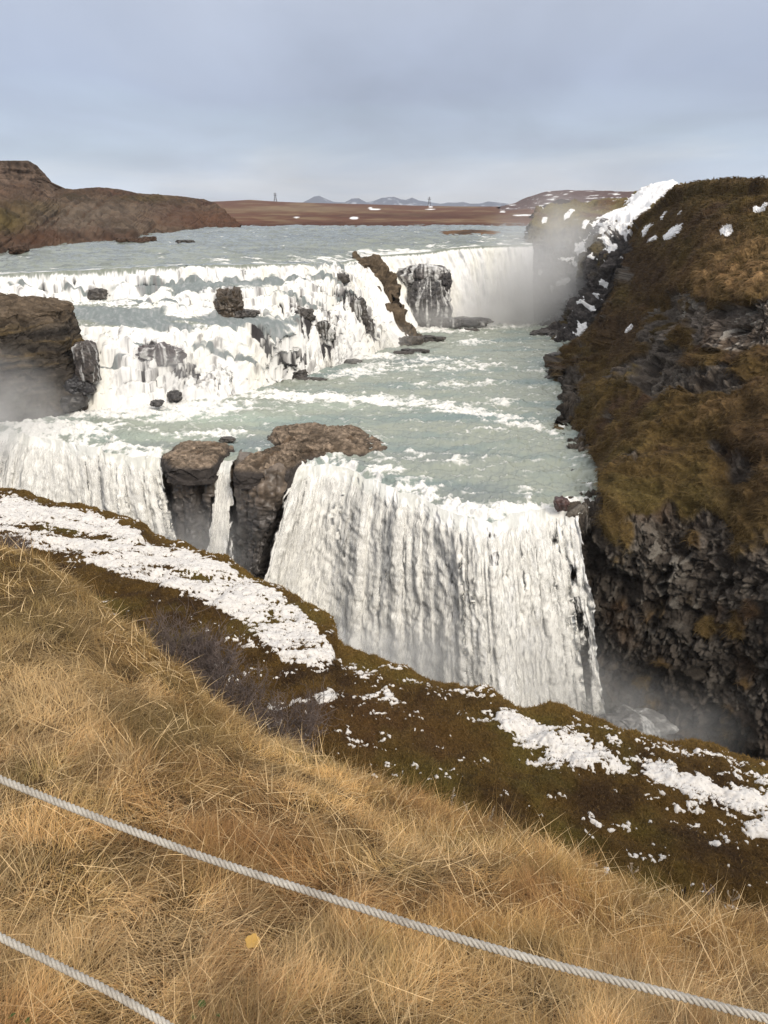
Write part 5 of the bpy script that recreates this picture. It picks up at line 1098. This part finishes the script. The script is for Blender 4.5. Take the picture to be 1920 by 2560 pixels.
def leafm(loc, size, col, label, rot, tilt, name='leaf', cat='leaf', lobes=0):
    a = np.linspace(0, 2*np.pi, 36, endpoint=False); rr = 1+(.10*np.cos(a*5)+.05*np.cos(a*11+1) if lobes else 0)-.15*np.cos(a)
    rings = np.linspace(0, 1, 6)[:, None]; X = np.cos(a)*rr*rings; Yv = np.sin(a)*rr*rings*.85; Z = .22*np.abs(Yv)-.15*X**2+.03*np.sin(X*9)
    G = np.stack([X, Yv, Z], -1)*size/2
    o = grid_obj(name, G, M_grass, {'Col': np.array(col)+0*G}, wrap=True); md = o.modifiers.new('thick', 'SOLIDIFY'); md.thickness = .0006
    o.location = tuple(loc); o.rotation_euler = (tilt, .2, rot); return tag(o, label, cat)
g_ = ground(548, 2050); leafm(PD(548, 2032, g_[1]*cp-g_[2]*sp-.13), .085, (.62, .40, .12), 'fallen yellow lobed leaf caught in the dry grass between the ropes', .5, .6, lobes=1)
for i, (a, b, s_) in enumerate([(437, 2168, .04), (418, 2195, .035), (470, 2192, .03), (25, 2195, .035), (60, 2205, .03)]):
    g_ = ground(a, b); leafm(PD(a, b, g_[1]*cp-g_[2]*sp-.14), s_, (.06, .14, .035), ['round green leaf at the bottom of the grass, right of the lower rope', 'small green leaf below the round green one at the bottom edge', 'green leaf right of the round green one at the bottom edge', 'green leaf in the bottom left corner under the lower rope', 'second green leaf in the bottom left corner, the right one'][i], i*1.3, .5)

# power line pylons on the horizon
def pylon(loc, h, label):
    s = []; w = h*.16
    for a, b in ((-1, -1), (1, -1), (1, 1), (-1, 1)):
        s.append((np.array([[a*w, b*w, 0], [a*w*.35, b*w*.35, h*.7], [0, 0, h]]), np.full(3, h*.022)))
    for q in (.2, .4, .6, .78):
        f = w*(1-q*.85); s.append((np.array([[-f, -f, q*h], [f, f, q*h+h*.1]]), np.full(2, h*.016))); s.append((np.array([[f, -f, q*h], [-f, f, q*h+h*.1]]), np.full(2, h*.016)))
    for q in (.72, .86): s.append((np.array([[-h*.2, 0, q*h], [h*.2, 0, q*h]]), np.full(2, h*.018)))
    V, F = tubes(s, 4); o = mesh_obj('pylon', V, F, M_rock, {'Col': np.array([.12, .12, .13])+0*V}); o.location = tuple(loc); return tag(o, label, 'pylon', 'power pylons on the horizon')
pylon(PY(595, 437, 1150), 13, 'lattice pylon on the brown horizon left of the blue mountains')
pylon(PY(927, 446, 1150), 13, 'lattice pylon on the horizon in front of the blue mountains')

# ---------------------------------------------------------------- SPRAY AND HAZE
def mist_mat(dens, seed):
    m = bpy.data.materials.new('spray'); m.use_nodes = True; t = m.node_tree; t.nodes.clear(); n = t.nodes.new; l = t.links.new
    o = n('ShaderNodeOutputMaterial'); v = n('ShaderNodeVolumePrincipled'); v.inputs['Color'].default_value = (.97, .97, .97, 1); v.inputs['Anisotropy'].default_value = .0
    tc = n('ShaderNodeTexCoord'); ln = n('ShaderNodeVectorMath'); ln.operation = 'LENGTH'; l(tc.outputs['Object'], ln.inputs[0])
    mr = n('ShaderNodeMapRange'); mr.interpolation_type = 'SMOOTHSTEP'; mr.inputs[1].default_value = 1.0; mr.inputs[2].default_value = .05; mr.inputs[3].default_value = 0; mr.inputs[4].default_value = 1; l(ln.outputs['Value'], mr.inputs[0])
    nz = n('ShaderNodeTexNoise'); nz.inputs['Scale'].default_value = 2.2; nz.inputs['Detail'].default_value = 3; mp = n('ShaderNodeMapping'); mp.inputs['Location'].default_value = (seed, seed*2, 0); l(tc.outputs['Object'], mp.inputs[0]); l(mp.outputs[0], nz.inputs['Vector'])
    m2 = n('ShaderNodeMapRange'); m2.inputs[1].default_value = .35; m2.inputs[2].default_value = .65; m2.inputs[3].default_value = .25; m2.inputs[4].default_value = 1.5; l(nz.outputs[0], m2.inputs[0])
    mu = n('ShaderNodeMath'); mu.operation = 'MULTIPLY'; l(mr.outputs[0], mu.inputs[0]); l(m2.outputs[0], mu.inputs[1]); m3 = n('ShaderNodeMath'); m3.operation = 'MULTIPLY'; m3.inputs[1].default_value = dens; l(mu.outputs[0], m3.inputs[0])
    l(m3.outputs[0], v.inputs['Density']); l(v.outputs[0], o.inputs['Volume']); return m
SPH = ico(3)
for i, (c, r_, dn) in enumerate([
    (PY(1130, 655, 122), (14, 6, 10), .38), (PY(1200, 580, 120.5), (14, 6, 14), .22), (PY(1010, 685, 119), (9, 4, 4), .16), (PY(930, 690, 117.5), (6, 3, 3.2), .20),
    (PY(835, 735, 99), (6, 3, 3), .12), (PY(760, 760, 89), (5, 3, 3), .08), (PY(-20, 905, 60), (9, 4, 7), .20), (PY(430, 1180, 51), (6, 3.5, 4.5), .16),
    (PY(1280, 1560, 39), (8, 3, 6), .16), (PY(1430, 1590, 35.5), (7, 2.5, 4.5), .10), (PY(850, 1450, 42.0), (12, 3, 5), .26), (PY(240, 830, 70.5), (4, 2, 1.6), .10), (PY(380, 790, 69.5), (9, 3, 3), .07), (PY(590, 745, 78.5), (7, 3, 3), .06), (PY(1080, 1430, 40), (9, 2.5, 5), .16)]):
    o = mesh_obj('spray', SPH[0], SPH[1], mist_mat(dn, i*3.7)); o.location = tuple(c); o.scale = r_; tag(o, kind='stuff')
# splash over a boulder in the canyon
boulder(tuple(PY(1375, 1562, 38.3)), (4.2, 2.2, 1.5), 'wet grey boulder foaming in the dark canyon under the right cliff', 170, -.2, (.14, .135, .13), veil=.9, rough=.8, boxy=.1)

HV = np.array([[a, b, c] for c in (-46, 330) for a, b in ((-6000, -500), (6000, -500), (6000, 9500), (-6000, 9500))], float)
HF = np.array([[0, 3, 2, 1], [4, 5, 6, 7], [0, 1, 5, 4], [1, 2, 6, 5], [2, 3, 7, 6], [3, 0, 4, 7]])
m = bpy.data.materials.new('haze'); m.use_nodes = True; t = m.node_tree; t.nodes.clear(); o_ = t.nodes.new('ShaderNodeOutputMaterial'); v = t.nodes.new('ShaderNodeVolumePrincipled')
v.inputs['Color'].default_value = (.80, .88, 1, 1); v.inputs['Density'].default_value = .75e-4; t.links.new(v.outputs[0], o_.inputs['Volume'])
tag(mesh_obj('haze', HV, HF, m, smooth=False), kind='stuff')
